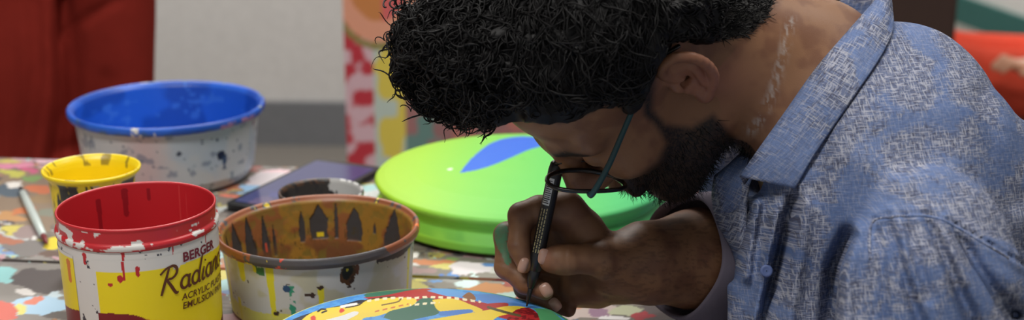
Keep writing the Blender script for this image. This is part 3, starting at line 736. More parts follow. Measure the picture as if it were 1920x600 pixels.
st = [(0.0, (164, 206, 34)), (.16, (154, 208, 50)), (.34, (128, 204, 78)), (.6, (102, 198, 96)), (.8, (82, 188, 112)), (1.0, (66, 172, 116))]
col = np.stack([np.interp(g, [q[0] for q in st], [lin(q[1])[i] for q in st]) for i in range(3)], 1)
col = mixc(col, lin(96, 74, 50), (s < 3.35).astype(float)); col = mixc(col, lin(30, 28, 26), (s < 2.2).astype(float))
col = mixc(col, lin(60, 150, 60), ((s > 5.2) & (s < 7.3)) * .35 * sst(.4, .6, fbm(P, 30, 8)))
# the blue leaf painted on the top, and a white dot
def ongreen(a, b):
    q = onz(a, b, zr + .02); return (q[0], q[1])
leaf = [(862, 327), (880, 306), (900, 287), (918, 272), (940, 260), (962, 254), (985, 252), (1010, 256), (1030, 268), (1015, 278), (990, 288), (960, 302), (930, 314), (900, 322)]
LP = [tuple(q) for q in spline([ongreen(*q) for q in leaf + leaf[:1]], 120)]
col = mixc(col, lin(44, 104, 214), ((s > 11) & in_poly(P[:, 0], P[:, 1], LP)).astype(float))
wq = ongreen(844, 319); col = mixc(col, lin(235, 245, 235), ((s > 11) & (np.hypot(P[:, 0] - wq[0], (P[:, 1] - wq[1])) < .0035)).astype(float))
M_matte = vcol('matte painted clay', 0.55, 0.4, (25, 0.25, 0.003, 3))
gp = thing('clay_plate', 'large domed clay plate painted lime green with a blue leaf', 'plate', tuple(cg))
gpl = child('plate_body', P, f, M_matte, gp, col=col)

# ================================================================== painted plate in front
pc = onz(790, 649, .06); RP = .1505
c0 = np.array([pc[0], pc[1], TZ])
def dome(r): return .057 + .018 * np.sqrt(np.maximum(0, 1 - (r / (RP * 1.06)) ** 2)) - .018 * math.sqrt(1 - 1 / 1.06 ** 2)
nx, ny = 420, 300
# polar-ish disc: concentric grid mapped from a square gives even cells
gx, gy = np.meshgrid(np.linspace(-1, 1, nx), np.linspace(-1, 1, ny))
ax_, ay_ = gx.ravel(), gy.ravel()
uu = ax_ * np.sqrt(1 - ay_ ** 2 / 2) * RP; vv = ay_ * np.sqrt(1 - ax_ ** 2 / 2) * RP
Ptop = np.stack([c0[0] + uu, c0[1] + vv, TZ + dome(np.hypot(uu, vv))], 1)
X_, Y_, _ = proj(Ptop)
def poly(pts, n=90): return [tuple(q) for q in spline(np.array(pts + pts[:1], float), n)]
def onp(pts, n=90):
    q = np.array([onz(a, b, .066)[:2] for a, b in pts]); return [tuple(w) for w in spline(np.concatenate([q, q[:1]]), n)]
xx, yy_ = Ptop[:, 0], Ptop[:, 1]
def fill(col, pts, c, n=90): return mixc(col, lin(c), in_poly(X_, Y_, poly(pts, n)).astype(float))
def line(col, pts, c, w, dash=None):
    q = spline(np.array(pts, float), 60)
    dd = seg_dist(X_, Y_ , [tuple(t) for t in q]) * .0005; mm = (dd < w).astype(float)
    if dash: mm = mm * (np.sin(X_ * dash) > -.2)
    return mixc(col, lin(c), mm)
nn = fbm(np.stack([xx, yy_, 0 * xx], 1), 60, 3); nf = fbm(np.stack([xx, yy_, 0 * xx], 1), 260, 7)
col = mixc(np.tile(lin(84, 160, 226), (len(xx), 1)), lin(40, 110, 200), sst(.5, .56, nf) * .5)
rad = np.hypot(uu, vv)
col = fill(col, [(640, 640), (545, 640), (540, 606), (590, 584), (640, 572), (680, 562), (700, 575), (660, 610)], (34, 36, 54))
col = fill(col, [(682, 553), (700, 546), (740, 542), (775, 538), (785, 545), (760, 552), (720, 556), (690, 558)], (50, 112, 88))
col = fill(col, [(680, 558), (720, 554), (770, 544), (800, 541), (825, 548), (850, 556), (880, 562), (940, 575), (990, 590), (960, 600), (880, 580), (800, 566), (720, 566)], (176, 42, 46))
col = fill(col, [(690, 560), (740, 555), (775, 557), (770, 562), (720, 566)], (176, 42, 46))
col = fill(col, [(800, 545), (830, 541), (862, 546), (880, 552), (868, 556), (838, 555)], (100, 160, 222))
col = fill(col, [(866, 556), (880, 548), (892, 558), (886, 566)], (140, 92, 60))
col = fill(col, [(890, 552), (930, 552), (975, 566), (985, 574), (950, 574), (905, 566)], (84, 140, 214))
col = fill(col, [(900, 570), (950, 568), (945, 580), (915, 580)], (176, 42, 46))
col = fill(col, [(560, 640), (562, 606), (590, 584), (640, 574), (672, 570), (690, 562), (740, 558), (778, 560), (775, 572), (745, 580), (710, 592), (680, 598), (670, 620), (640, 650)], (236, 208, 66))
col = fill(col, [(716, 600), (730, 584), (770, 574), (790, 560), (812, 560), (825, 574), (822, 588), (790, 596), (740, 606)], (46, 104, 84))
col = fill(col, [(810, 562), (850, 560), (880, 570), (905, 582), (870, 586), (825, 584)], (236, 208, 66))
col = fill(col, [(822, 584), (880, 580), (880, 588), (828, 592)], (70, 128, 204))
col = fill(col, [(800, 600), (860, 590), (910, 582), (950, 574), (985, 576), (975, 586), (930, 596), (880, 640), (790, 650)], (236, 208, 66))
col = fill(col, [(690, 600), (720, 596), (740, 610), (730, 650), (690, 650)], (84, 160, 226))
col = fill(col, [(950, 598), (966, 582), (990, 577), (1008, 588), (1012, 606), (985, 625), (955, 615)], (178, 40, 44))
col = mixc(col, lin(120, 24, 30), in_poly(X_, Y_, poly([(950, 598), (966, 582), (990, 577), (1008, 588), (1012, 606), (985, 625), (955, 615)])) * (nf > .52))
col = fill(col, [(1000, 578), (1025, 580), (1050, 596), (1065, 620), (1030, 640), (1014, 604), (1008, 588)], (84, 164, 108))
col = fill(col, [(636, 581), (640, 578), (646, 581), (642, 586), (637, 586)], (214, 60, 44), 40)
col = fill(col, [(582, 594), (590, 592), (592, 600), (584, 602)], (214, 60, 44), 40)
col = fill(col, [(610, 600), (640, 592), (664, 584), (672, 588), (650, 600), (620, 612)], (226, 226, 226), 60)
col = line(col, [(640, 575), (655, 572), (668, 570)], (232, 232, 232), .0012)
col = line(col, [(648, 577), (672, 572), (690, 562), (740, 556)], (60, 44, 30), .0006)
col = line(col, [(596, 584), (602, 580), (610, 580)], (40, 30, 30), .0008); col = line(col, [(604, 586), (612, 583)], (40, 30, 30), .0008)
col = line(col, [(690, 564), (730, 559), (775, 559), (800, 557), (850, 559), (900, 566)], (238, 226, 190), .0011, .42)
col = line(col, [(770, 572), (800, 569), (822, 567)], (238, 226, 190), .0010, .42)
col = line(col, [(704, 584), (735, 577), (765, 570)], (206, 110, 60), .0007, .42)
col = line(col, [(716, 572), (745, 566), (752, 560)], (120, 90, 40), .0006)
col = line(col, [(915, 576), (950, 586), (975, 592)], (90, 80, 50), .0012)
col = mixc(col, lin(70, 150, 110), ((rad > RP * .975) & (uu > .05)).astype(float)); col = mixc(col, lin(206, 214, 130), ((rad > RP * .985) & (uu < -.02)).astype(float))
M_art = vcol('painted clay', 0.35, 0.5)
pp = thing('painted_plate', 'domed clay plate painted with a yellow-faced folk figure under the pen', 'plate', tuple(c0))
prof = [(RP, .057), (RP * 1.012, .053), (RP * 1.0, .047), (RP * .93, .042), (RP * .88, .03), (RP * .9, .012), (RP * .86, 0), (RP * .7, 0)]
child('plate_top', Ptop, grid_faces(ny, nx), M_art, pp, col=col)
v2, f2, _, _ = lathe(prof[::-1], 200, .003)
M_clay = plain('blue painted rim', lin(70, 140, 200), 0.5)
child('plate_rim', place(v2, c0), f2, M_clay, pp)
# ================================================================== the painter
def pr(px, py, d, r):            # point and radius given in pixels
    return (W(px, py, d), r * d / FP)
def pc_(px, py, d, rpx, k=0.01, op='u'):
    p, r = pr(px, py, d, rpx); return sph(p, r, k, op)
def pchain(L, k=0.008, k0=None): return chain([pr(*q) for q in L], k, k0)

# head frame: forward F, up U, left L
Fv = np.array([-.518, .845, .132]); Uv = np.array([-.723, -.350, -.595])
Fv /= np.linalg.norm(Fv); Uv -= Fv * (Uv @ Fv); Uv /= np.linalg.norm(Uv); Lv = -np.cross(Uv, Fv) * 1.0
Lv = np.cross(Fv, Uv); Lv = Lv if Lv[2] < 0 else -Lv
HM = CB @ np.stack([Fv, Uv, Lv], 1)                       # local -> world
HS = 1.058; H0 = W(1207, 118, 1.46)
def Hh(a, b, c): return H0 + HM @ (np.array([a, b, c], float) * HS)
def tolocal(P): return ((P - H0) @ HM) / HS
def hcap(a, b, ra, rb, k=.01, op='u'): return cap(Hh(*a), Hh(*b), ra * HS, rb * HS, k, op)
def hell(c, r, k=.01, op='u', A=None):
    return ell(Hh(*c), np.array(r) * HS, k, op, HM if A is None else HM @ A)

def head_prims():
    L = []
    L += [hell((-.012, .055, 0), (.098, .083, .075), .01), hell((.03, .075, 0), (.070, .062, .066), .03)]
    L += [hell((.04, .0, 0), (.056, .082, .060), .03), hell((.03, -.05, 0), (.058, .045, .056), .03)]
    L += [hcap((.075, -.088, .012), (.075, -.088, -.012), .019, .019, .03)]
    for s in (1, -1):
        L += [hcap((.015, -.06, s * .05), (.07, -.088, s * .016), .018, .018, .03)]
        L += [hcap((.096, .042, s * .012), (.078, .044, s * .05), .010, .011, .014)]
        L += [hell((.070, -.002, s * .044), (.024, .02, .022), .025)]
        L += [sph(Hh(.1, .018, s * .031), .011 * HS, .012, 's'), sph(Hh(.084, .018, s * .031), .0135 * HS, .004)]
        L += [hcap((.106, -.018, s * .009), (.100, -.02, s * .014), .008, .007, .008)]
        L += [hcap((.1, -.047, s * .004), (.088, -.05, s * .023), .008, .005, .006)]
    L += [hcap((.098, .036, 0), (.118, -.008, 0), .008, .0115, .014), hcap((.1, -.058, .014), (.1, -.058, -.014), .008, .008, .008)]
    for s in (1, -1):            # ears
        t = np.array([[1, 0, 0], [0, 1, 0], [0, 0, 1.0]])
        a = math.radians(28) * s; R = np.array([[math.cos(a), 0, math.sin(a)], [0, 1, 0], [-math.sin(a), 0, math.cos(a)]])
        b = math.radians(12); R2 = np.array([[math.cos(b), -math.sin(b), 0], [math.sin(b), math.cos(b), 0], [0, 0, 1]])
        E_ = R @ R2
        def e(f, u, l): return np.array([-.0075, .018, s * .071]) + E_ @ np.array([f, u, s * l])
        L += [hell(e(-.010, .002, .004), (.019, .029, .0055), .006, 'u', E_)]
        L += [hell(e(-.007, -.002, .0125), (.010, .015, .0085), .005, 's', E_)]
        hp = [(-.004, .002, .006), (.004, .012, .006), (.005, .024, .008), (-.003, .033, .010), (-.014, .034, .011), (-.024, .026, .012), (-.029, .012, .012), (-.028, -.004, .011), (-.022, -.016, .010), (-.013, -.026, .008)]
        hp = spline(np.array(hp), 22); rr = np.interp(np.arange(22), [0, 5, 15, 21], [.0028, .0040, .0042, .004])
        for i in range(21): L += [hcap(e(*hp[i]), e(*hp[i + 1]), rr[i], rr[i + 1], .003)]
        L += [hcap(e(-.020, .014, .008), e(-.016, -.012, .0085), .0032, .0036, .004)]
        L += [sph(Hh(*e(-.008, -.029, .006)), .0075 * HS, .006), sph(Hh(*e(.004, -.004, .005)), .0058 * HS, .005)]
        L += [sph(Hh(*e(-.003, -.004, .004)), .0052 * HS, .004, 's')]
    return L
headp = head_prims()

neck = [cap(Hh(-.02, .0, 0), W(1500, 165, 1.50), .058 * HS, .066, .02), cap(Hh(-.045, -.0, 0), W(1530, 120, 1.50), .05, .062, .03), cap(W(1500, 165, 1.50), W(1640, 300, 1.50), .066, .09, .03)]
chest = [cap(W(1600, 280, 1.48), W(1640, 520, 1.52), .085, .10, .04)]
dh = 1.495
arm = pchain([(1560, 330, 1.66, 95), (1430, 500, 1.62, 100), (1310, 486, 1.565, 92), (1205, 494, 1.527, 74), (1150, 504, 1.517, 50)], .012)
hand = []
hand += pchain([(1146, 500, 1.52, 44), (1088, 432, 1.515, 40)], .012) + pchain([(1150, 512, 1.54, 46), (1040, 470, 1.545, 40)], .012) + pchain([(1160, 526, 1.54, 42), (1080, 540, 1.54, 32)], .012)
hand += pchain([(1088, 432, 1.515, 40), (1060, 394, 1.504, 31)], .010)
index = pchain([(1064, 394, 1.503, 31), (1010, 394, 1.499, 26), (977, 404, 1.496, 23), (973, 462, 1.489, 20), (984, 496, 1.487, 16.5)], .006, .012)
middle = pchain([(1040, 420, 1.53, 30), (950, 441, 1.520, 23), (950, 500, 1.512, 21.5), (985, 530, 1.502, 20), (1022, 546, 1.496, 17)], .006, .014)
ring = pchain([(1050, 460, 1.55, 28), (972, 490, 1.545, 22), (985, 540, 1.532, 20), (1036, 571, 1.516, 16.5)], .006, .014)
hand += pchain([(1120, 545, 1.555, 34), (1050, 545, 1.56, 30)], .01)
pinky = pchain([(1070, 500, 1.56, 26), (1005, 540, 1.56, 19), (1030, 568, 1.55, 17), (1066, 581, 1.536, 14)], .006, .014)
thumb = pchain([(1172, 496, 1.508, 44), (1130, 487, 1.490, 33), (1098, 485, 1.484, 27), (1064, 487, 1.480, 27.5), (1046, 487, 1.480, 25.5), (1033, 487, 1.482, 23.5)], .005, .010)

HLX = [900, 935, 970, 1000, 1040, 1067, 1098, 1130, 1161, 1180, 1200, 1215, 1240, 1262, 1330, 1400, 1440, 1455, 1500]
HLY = [330, 229, 220, 222, 226, 225, 212, 197, 198, 208, 200, 170, 112, 78, 76, 66, 30, -20, -80]
def hairline(px): return np.interp(px, HLX, HLY)
def skin_disp(P, d):
    px, py, dd = proj(P)
    # creases on the thumb and finger joints, wrist fold
    for ln, w, a in (([(1062, 462), (1060, 512)], 4, .0007), ([(1072, 464), (1070, 514)], 3, .0005), ([(1148, 446), (1160, 500), (1150, 545)], 7, .0006), ([(1000, 372), (1002, 420)], 4, .0005), ([(955, 452), (990, 456)], 4, .0006), ([(930, 492), (968, 500)], 4, .0006)):
        d = d + a * np.exp(-(seg_dist(px, py, ln) / w) ** 2)
    return d
body_p = headp + neck + chest + arm + hand + index + middle + ring + pinky + thumb
bv, bf = solid(body_p, RES, skin_disp)
px, py, dd = proj(bv); loc = tolocal(bv); lf, lu, ll = loc[:, 0], loc[:, 1], np.abs(loc[:, 2])
ishead = (px < 1480) & (np.linalg.norm(loc - [0, .03, 0], axis=1) < .17) & (py < 380) & ~((px < 1140) & (py > 345))
n1 = fbm(bv, 60, 1); n2 = fbm(bv, 300, 2); n3 = fbm(bv, 1500, 4, 2)
skin = lin(130, 93, 67)
col = np.tile(skin, (len(bv), 1)); col = mixc(col, lin(100, 64, 48), sst(.4, .65, n1) * .6)
col = mixc(col, lin(150, 98, 80), ishead * np.exp(-(((lf + .02) / .03) ** 2 + ((lu - .0) / .04) ** 2)) * (ll > .07) * .8)
# short beard and sideburn: stubble pigment, plus neck shade painted in the same dark colour
hairc = lin(26, 23, 22)
bz = sst(-.012, -.03, lu + .012 * np.sin(lf * 60) - .6 * (lf < .02) * 0) * sst(-.012, .01, lf) * sst(.035, .03, ll * 0)
side_ = sst(.030, .020, np.abs(lf - .026)) * (lu > -.05) * (lu < .06) * (ll > .045)
jaw = sst(.0, -.022, lu + .35 * np.maximum(lf - .045, 0)) * sst(-.025, .0, lf) * (1 - ((lf > .085) & (lu > -.056) & (lu < -.038) & (ll < .02)))
neckb = sst(-.05, -.075, lu) * sst(-.06, -.02, lf)
mask = np.clip(np.maximum(np.maximum(jaw, side_ * .95), neckb * .85), 0, 1) * ishead * (0.72 + .28 * sst(.35, .6, n3))
mask = mask * (1 - (ll > .073) * (lu > -.035) * (lf < .012))
scalp = ishead * np.maximum(sst(.078, .092, lu - .25 * np.maximum(0, .06 - lf) * 0 + .0) * (lf > .03), (lf < .015) * sst(.03, .045, lu) * 1.0)
scalp = np.maximum(scalp, ishead * (ll < .3) * sst(.045, .055, lu + .4 * (lf - .06) * -1) * (lf < .06))
BP = [(1192, 150), (1232, 140), (1226, 205), (1250, 232), (1296, 236), (1338, 212), (1372, 250), (1430, 300), (1430, 390), (1140, 390), (1150, 346), (1196, 328), (1230, 303), (1246, 268), (1228, 238), (1206, 218)]  # beard outline, carried on over the neck to paint its shade
bd = seg_dist(px, py, BP + BP[:1]); bd = np.where(in_poly(px, py, BP), bd, -bd)
mask = ishead * sst(-7, 12, bd) * (.80 + .2 * sst(.35, .6, n3)) * (dd < 1.56)
mask = np.maximum(mask, ishead * jaw * (dd > 1.46) * .8)
scalp = ishead * sst(6, -6, py - hairline(px) - 3) * ((px > 930) & (np.linalg.norm(loc - [-.015, .014, .085], axis=1) > .034))
scalp = np.maximum(scalp, ishead * (dd > 1.47) * sst(.075, .09, lu) )
col = mixc(col, hairc, np.clip(np.maximum(mask, scalp), 0, 1))
brow = np.zeros(len(bv))
for s in (1, -1): brow = np.maximum(brow, np.exp(-(seg_dist(loc[:, 2] * s, lu, [(.012, .040), (.035, .047), (.052, .042)]) / .0045) ** 2) * (lf > .06))
col = mixc(col, lin(22, 19, 18), ishead * np.clip(brow * 1.4, 0, 1) * sst(.3, .5, n3 + .15))
lips = ishead * (np.abs(lu + .052) < .011) * (lf > .088) * (ll < .024); col = mixc(col, lin(40, 30, 28), lips.astype(float) * .7)
# dried paint: pale smear on the neck, green on the finger, knuckles paler
sm = np.exp(-(seg_dist(px, py, [(1482, 40), (1466, 110), (1446, 180), (1428, 220), (1408, 245)]) / 9.0) ** 2) * sst(.42, .62, fbm(np.stack([px * .02, py * .006, 0 * px], 1), 14, 6)) * (dd < 1.5)
col = mixc(col, lin(176, 172, 168), np.clip(sm * .5, 0, 1))
gm = (in_poly(px, py, poly([(932, 424), (944, 418), (953, 432), (950, 455), (956, 480), (957, 494), (949, 496), (942, 480), (932, 462), (927, 440)])) & (dd < 1.56)).astype(float)
col = mixc(col, lin(78, 128, 96), gm * (.8 + .2 * (n2 > .5)))
col = mixc(col, lin(150, 104, 84), np.exp(-(((px - 1022) / 13) ** 2 + ((py - 480) / 18) ** 2)) * (dd < 1.5) * .8)
# pores and fine hair darkening on the forearm
fa = (px > 1130) & (py > 370) & (dd > 1.45); col = mixc(col, lin(60, 40, 32), fa * sst(.58, .66, fbm(np.stack([px * .03, py * .11, 0 * px], 1), 3, 12)) * .35)
M_skin = vcol('skin', 0.5, 0.35, (900, 0.25, 0.0006, 3))
M_skin.node_tree.nodes['Principled BSDF'].inputs['Subsurface Weight'].default_value = 0.0
seat = np.array([0.54, 1.47, 0.0])
man = thing('person', 'man in a blue shirt and glasses bent over a painted plate with a pen', 'person', tuple(seat))
child('body', bv, bf, M_skin, man, col=col)
M_nail = plain('fingernail', lin(176, 138, 122), 0.3, 0.5)
def nail(px, py, d, ang, a, b, tiltx=0.0, name='fingernail'):
    u = np.linspace(0, 2 * math.pi, 20, endpoint=False); ca, sa = math.cos(ang), math.sin(ang)
    V = [W(px, py, d - .0022)]; 
    for k, (q, dz) in enumerate(((.5, .0018), (.85, .0006), (1.0, -.0008))):
        for t in u:
            ex = 2 / 3.0; cx_ = math.copysign(abs(math.cos(t)) ** ex, math.cos(t)) * a * q; cy_ = math.copysign(abs(math.sin(t)) ** ex, math.sin(t)) * b * q
            V.append(W(px + cx_ * ca - cy_ * sa, py + cx_ * sa + cy_ * ca, d - dz + tiltx * (cx_ / a) * .002))
    F_ = [(0, 1 + i, 1 + (i + 1) % 20) for i in range(20)]
    for k in range(2): F_ += [(1 + k * 20 + i, 1 + (k + 1) * 20 + i, 1 + (k + 1) * 20 + (i + 1) % 20, 1 + k * 20 + (i + 1) % 20) for i in range(20)]
    child(name, np.array(V), F_, M_nail, man)
def front(px, py, prims):
    """depth of the first surface of a set of solids along the ray"""
    t = np.linspace(1.40, 1.60, 800); P = np.array([W(px, py, x) for x in t]); d = sdf(prims, P)
    i = np.argmax(d < 0); return t[i] if d[i] < 0 else 1.5
for (x, y, an, a, b, pl) in ((981, 497, .35, 9, 15, index), (1024, 544, -.55, 11, 14, middle), (1041, 571, -.7, 10, 13, ring), (1019, 481, .15, 10, 15, thumb)):
    nail(x, y, front(x, y, pl), an, a, b)

# ------------------------------------------------------------------ hair
def hair_prims():
    L = [hell((-.018, .064, 0), (.108, .094, .085), .02), hell((.03, .098, 0), (.075, .06, .072), .02)]
    for q in ((1000, 80, 1.40, 120, .03), (900, 90, 1.40, 118, .03), (830, 90, 1.42, 80, .03), (850, 152, 1.43, 42, .02), (800, 146, 1.43, 34, .02), (868, 172, 1.43, 34, .02), (915, 168, 1.42, 40, .02), (790, 60, 1.42, 42, .02), (960, 180, 1.40, 40, .02),
              (1020, 160, 1.385, 55, .03), (1090, 140, 1.38, 62, .03), (1150, 120, 1.375, 70, .03), (1120, 40, 1.36, 120, .03), (1250, 20, 1.38, 80, .03), (1340, 10, 1.42, 60, .03)):
        p, r = pr(*q[:4]); L.append(sph(p, r, q[4]))
    # keep face, ear and neck free
    L += [hcap((.125, .028, .2), (.125, .028, -.2), .052, .052, .004, 's'), hcap((.06, -.045, .2), (.06, -.045, -.2), .075, .075, .004, 's')]
    L += [hell((-.016, .016, .09), (.03, .036, .04), .004, 's'), hell((-.016, .016, -.09), (.03, .036, .04), .004, 's'), hcap((-.07, -.06, .15), (-.07, -.06, -.15), .075, .075, .004, 's')]
    return L
hp_ = hair_prims()
def hair_disp(P, d):
    px, py, dd = proj(P); d = np.where((dd < 1.50) | (px > 1000), np.maximum(d, (py - hairline(px)) * .00045 * (px > 905)), d)
    return d - .010 * (np.abs(fbm(P, 38, 3, 2) - .5) * -3 + .4) - .004 * (fbm(P, 120, 5, 2) - .5)
hv, hf = solid(hp_, .0026, hair_disp)
hn = vnormals(hv, hf)
rng = np.random.default_rng(5)
# curls: strands that start on the hair surface, run with the combing direction and coil
hx, hy, hd = proj(hv)
vis = np.where((hx > 700) & (hx < 1480) & (hy > -60) & ((hn @ (CB[:, 2])) < 0.25))[0]
paths = []; rads = []
comb = HM @ np.array([.55, .25, 0.0]); grav = np.array([0, 0, -1.0])
crown = Hh(-.05, .12, 0)
rest_ = np.setdiff1d(np.arange(len(hv)), vis)
for i in np.concatenate([rng.choice(vis, 6500), rng.choice(rest_, 4500)]):
    p = hv[i].copy(); n = hn[i]; x = hx[i]
    front_ = np.clip((1000 - x) / 200, 0, 1)
    away = p - crown; away -= n * (away @ n); away /= np.linalg.norm(away) + 1e-9
    t = away * 1.0 + grav * .1 + rng.normal(size=3) * .35; t -= n * (t @ n) * .9; t /= np.linalg.norm(t)
    b = np.cross(n, t); Ls = rng.uniform(.018, .036) * (.35 if x > 1230 else 1); m = 18
    amp = (.0008 + .0022 * front_) * rng.uniform(.6, 1.5); turns = Ls / rng.uniform(.014, .022); ph = rng.uniform(0, 6.28); bend = rng.normal() * .8
    s = np.linspace(0, 1, m)[:, None]
    path = p + t * Ls * s + b * (bend * Ls * s * s * .5) + n * (.0006 + .0012 * np.sin(s * 3.1)) - n * (Ls * s) ** 2 * 9
    a_ = 6.283 * turns * s + ph
    path = path + (b * np.sin(a_) + n * np.cos(a_)) * amp * np.minimum(1, s * 4)
    if rng.random() < front_ ** .6 * .95:
        R_ = rng.uniform(.0045, .0095); a_ = np.linspace(0, 6.283 * rng.uniform(.9, 1.5), m)[:, None] * rng.choice([-1, 1]); sh = 1 - .45 * s
        q1 = b * math.cos(ph) + t * math.sin(ph); q1 = q1 + n * rng.uniform(-.1, .5); q1 /= np.linalg.norm(q1); q2 = np.cross(n, q1); q2 /= np.linalg.norm(q2)
        path = p + n * (.0015 * np.sin(s * 3.14)) + R_ * ((np.cos(a_) * sh - 1) * q1 + np.sin(a_) * sh * q2) + grav * .004 * s
    paths.append(path); rads.append(np.interp(np.linspace(0, 1, m), [0, .15, .8, 1], [.0004, .0008, .0007, .0002]) * rng.uniform(.6, 1.3))
# keep strands off the face and ear
keep = []
for k, p_ in enumerate(paths):
    q = tolocal(p_); fx, fy, _ = proj(p_)
    bad = (fy > hairline(fx) + 4).any() or ((q[:, 0] > .0) & (q[:, 1] < .058) & (q[:, 0] + q[:, 1] * .3 > .04)).any() or ((np.abs(q[:, 2]) > .07) & (np.abs(q[:, 0] + .012) < .03) & (np.abs(q[:, 1]) < .036)).any()
    if not bad: keep.append(k)
sv, sf = tubes([paths[k] for k in keep], [rads[k] for k in keep], 4)
# loose coiled locks along the forehead edge
locks = []; lr = []
for (x, y, d, r, n_) in ((752, 40, 1.42, 14, 7), (758, 80, 1.42, 16, 8), (768, 128, 1.43, 15, 9), (776, 170, 1.43, 16, 10), (800, 190, 1.43, 15, 9), (826, 205, 1.43, 14, 9), (856, 208, 1.43, 18, 12), (884, 205, 1.43, 16, 10), (906, 196, 1.425, 12, 7), (745, 12, 1.42, 16, 8), (790, 196, 1.44, 10, 6), (838, 216, 1.43, 9, 7)):
    for k in range(n_):
        c0_ = np.array([x + rng.normal() * 7, y + rng.normal() * 7]); rr_ = r * rng.uniform(.55, 1.15); t0 = rng.uniform(0, 6.28); tn = rng.uniform(4, 8) * rng.choice([-1, 1])
        tt_ = np.linspace(0, 1, 26); ang_ = t0 + tn * tt_; rq = rr_ * (1 - .45 * tt_)
        dx, dy = 18 - 0 * tt_, -10
        locks.append(np.array([W(c0_[0] + rq[j] * math.cos(ang_[j]) + 14 * (1 - tt_[j]), c0_[1] + rq[j] * math.sin(ang_[j]) - 10 * (1 - tt_[j]), d + .012 * math.sin(3 * tt_[j] + t0) + rng.normal() * .0) for j in range(26)])); lr.append(np.interp(tt_, [0, .1, .8, 1], [.0004, .0009, .0008, .0002]) * rng.uniform(.6, 1.3))
lv_, lf_ = tubes(locks, lr, 4)
M_hair = plain('black curly hair', lin(18, 17, 18), 0.55, 0.22)
allv = np.concatenate([hv, sv, lv_]); allf = np.concatenate([hf, sf + len(hv), lf_ + len(hv) + len(sv)])
child('hair', allv, allf, M_hair, man)

# cropped hair at the nape
sn = vnormals(bv, bf); cand = np.where((scalp > .5) & (px > 1290) & (sn @ CB[:, 2] < .3))[0]
np_, nr_ = [], []
for i in rng.choice(cand, 2600):
    t = sn[i] * .35 + HM @ np.array([-.3, -.5, 0]) + rng.normal(size=3) * .25; t /= np.linalg.norm(t); Ls = rng.uniform(.004, .009); s = np.linspace(0, 1, 5)[:, None]
    np_.append(bv[i] + t * Ls * s + rng.normal(size=3) * .002 * s * s); nr_.append(np.array([.0005, .0005, .0004, .0003, .0001]))
v, f = tubes(np_, nr_, 3); child('nape_hair', v, f, M_hair, man)

# short beard bristles along the jaw and chin
bn = vnormals(bv, bf); cand = np.where(ishead & (mask > .6) & (lu < -.03))[0]
bp_, br_ = [], []
for i in rng.choice(cand, 2600):
    p = bv[i]; n = bn[i]; t = n * .7 + HM @ np.array([.25, -.6, 0]) + rng.normal(size=3) * .35; t /= np.linalg.norm(t); Ls = rng.uniform(.004, .010)
    s = np.linspace(0, 1, 4)[:, None]; bp_.append(p - n * .0005 + t * Ls * s + rng.normal(size=3) * .0015 * s * s); br_.append(np.array([.0003, .00028, .0002, .0001]))
v, f = tubes(bp_, br_, 3); child('beard', v, f, M_hair, man)

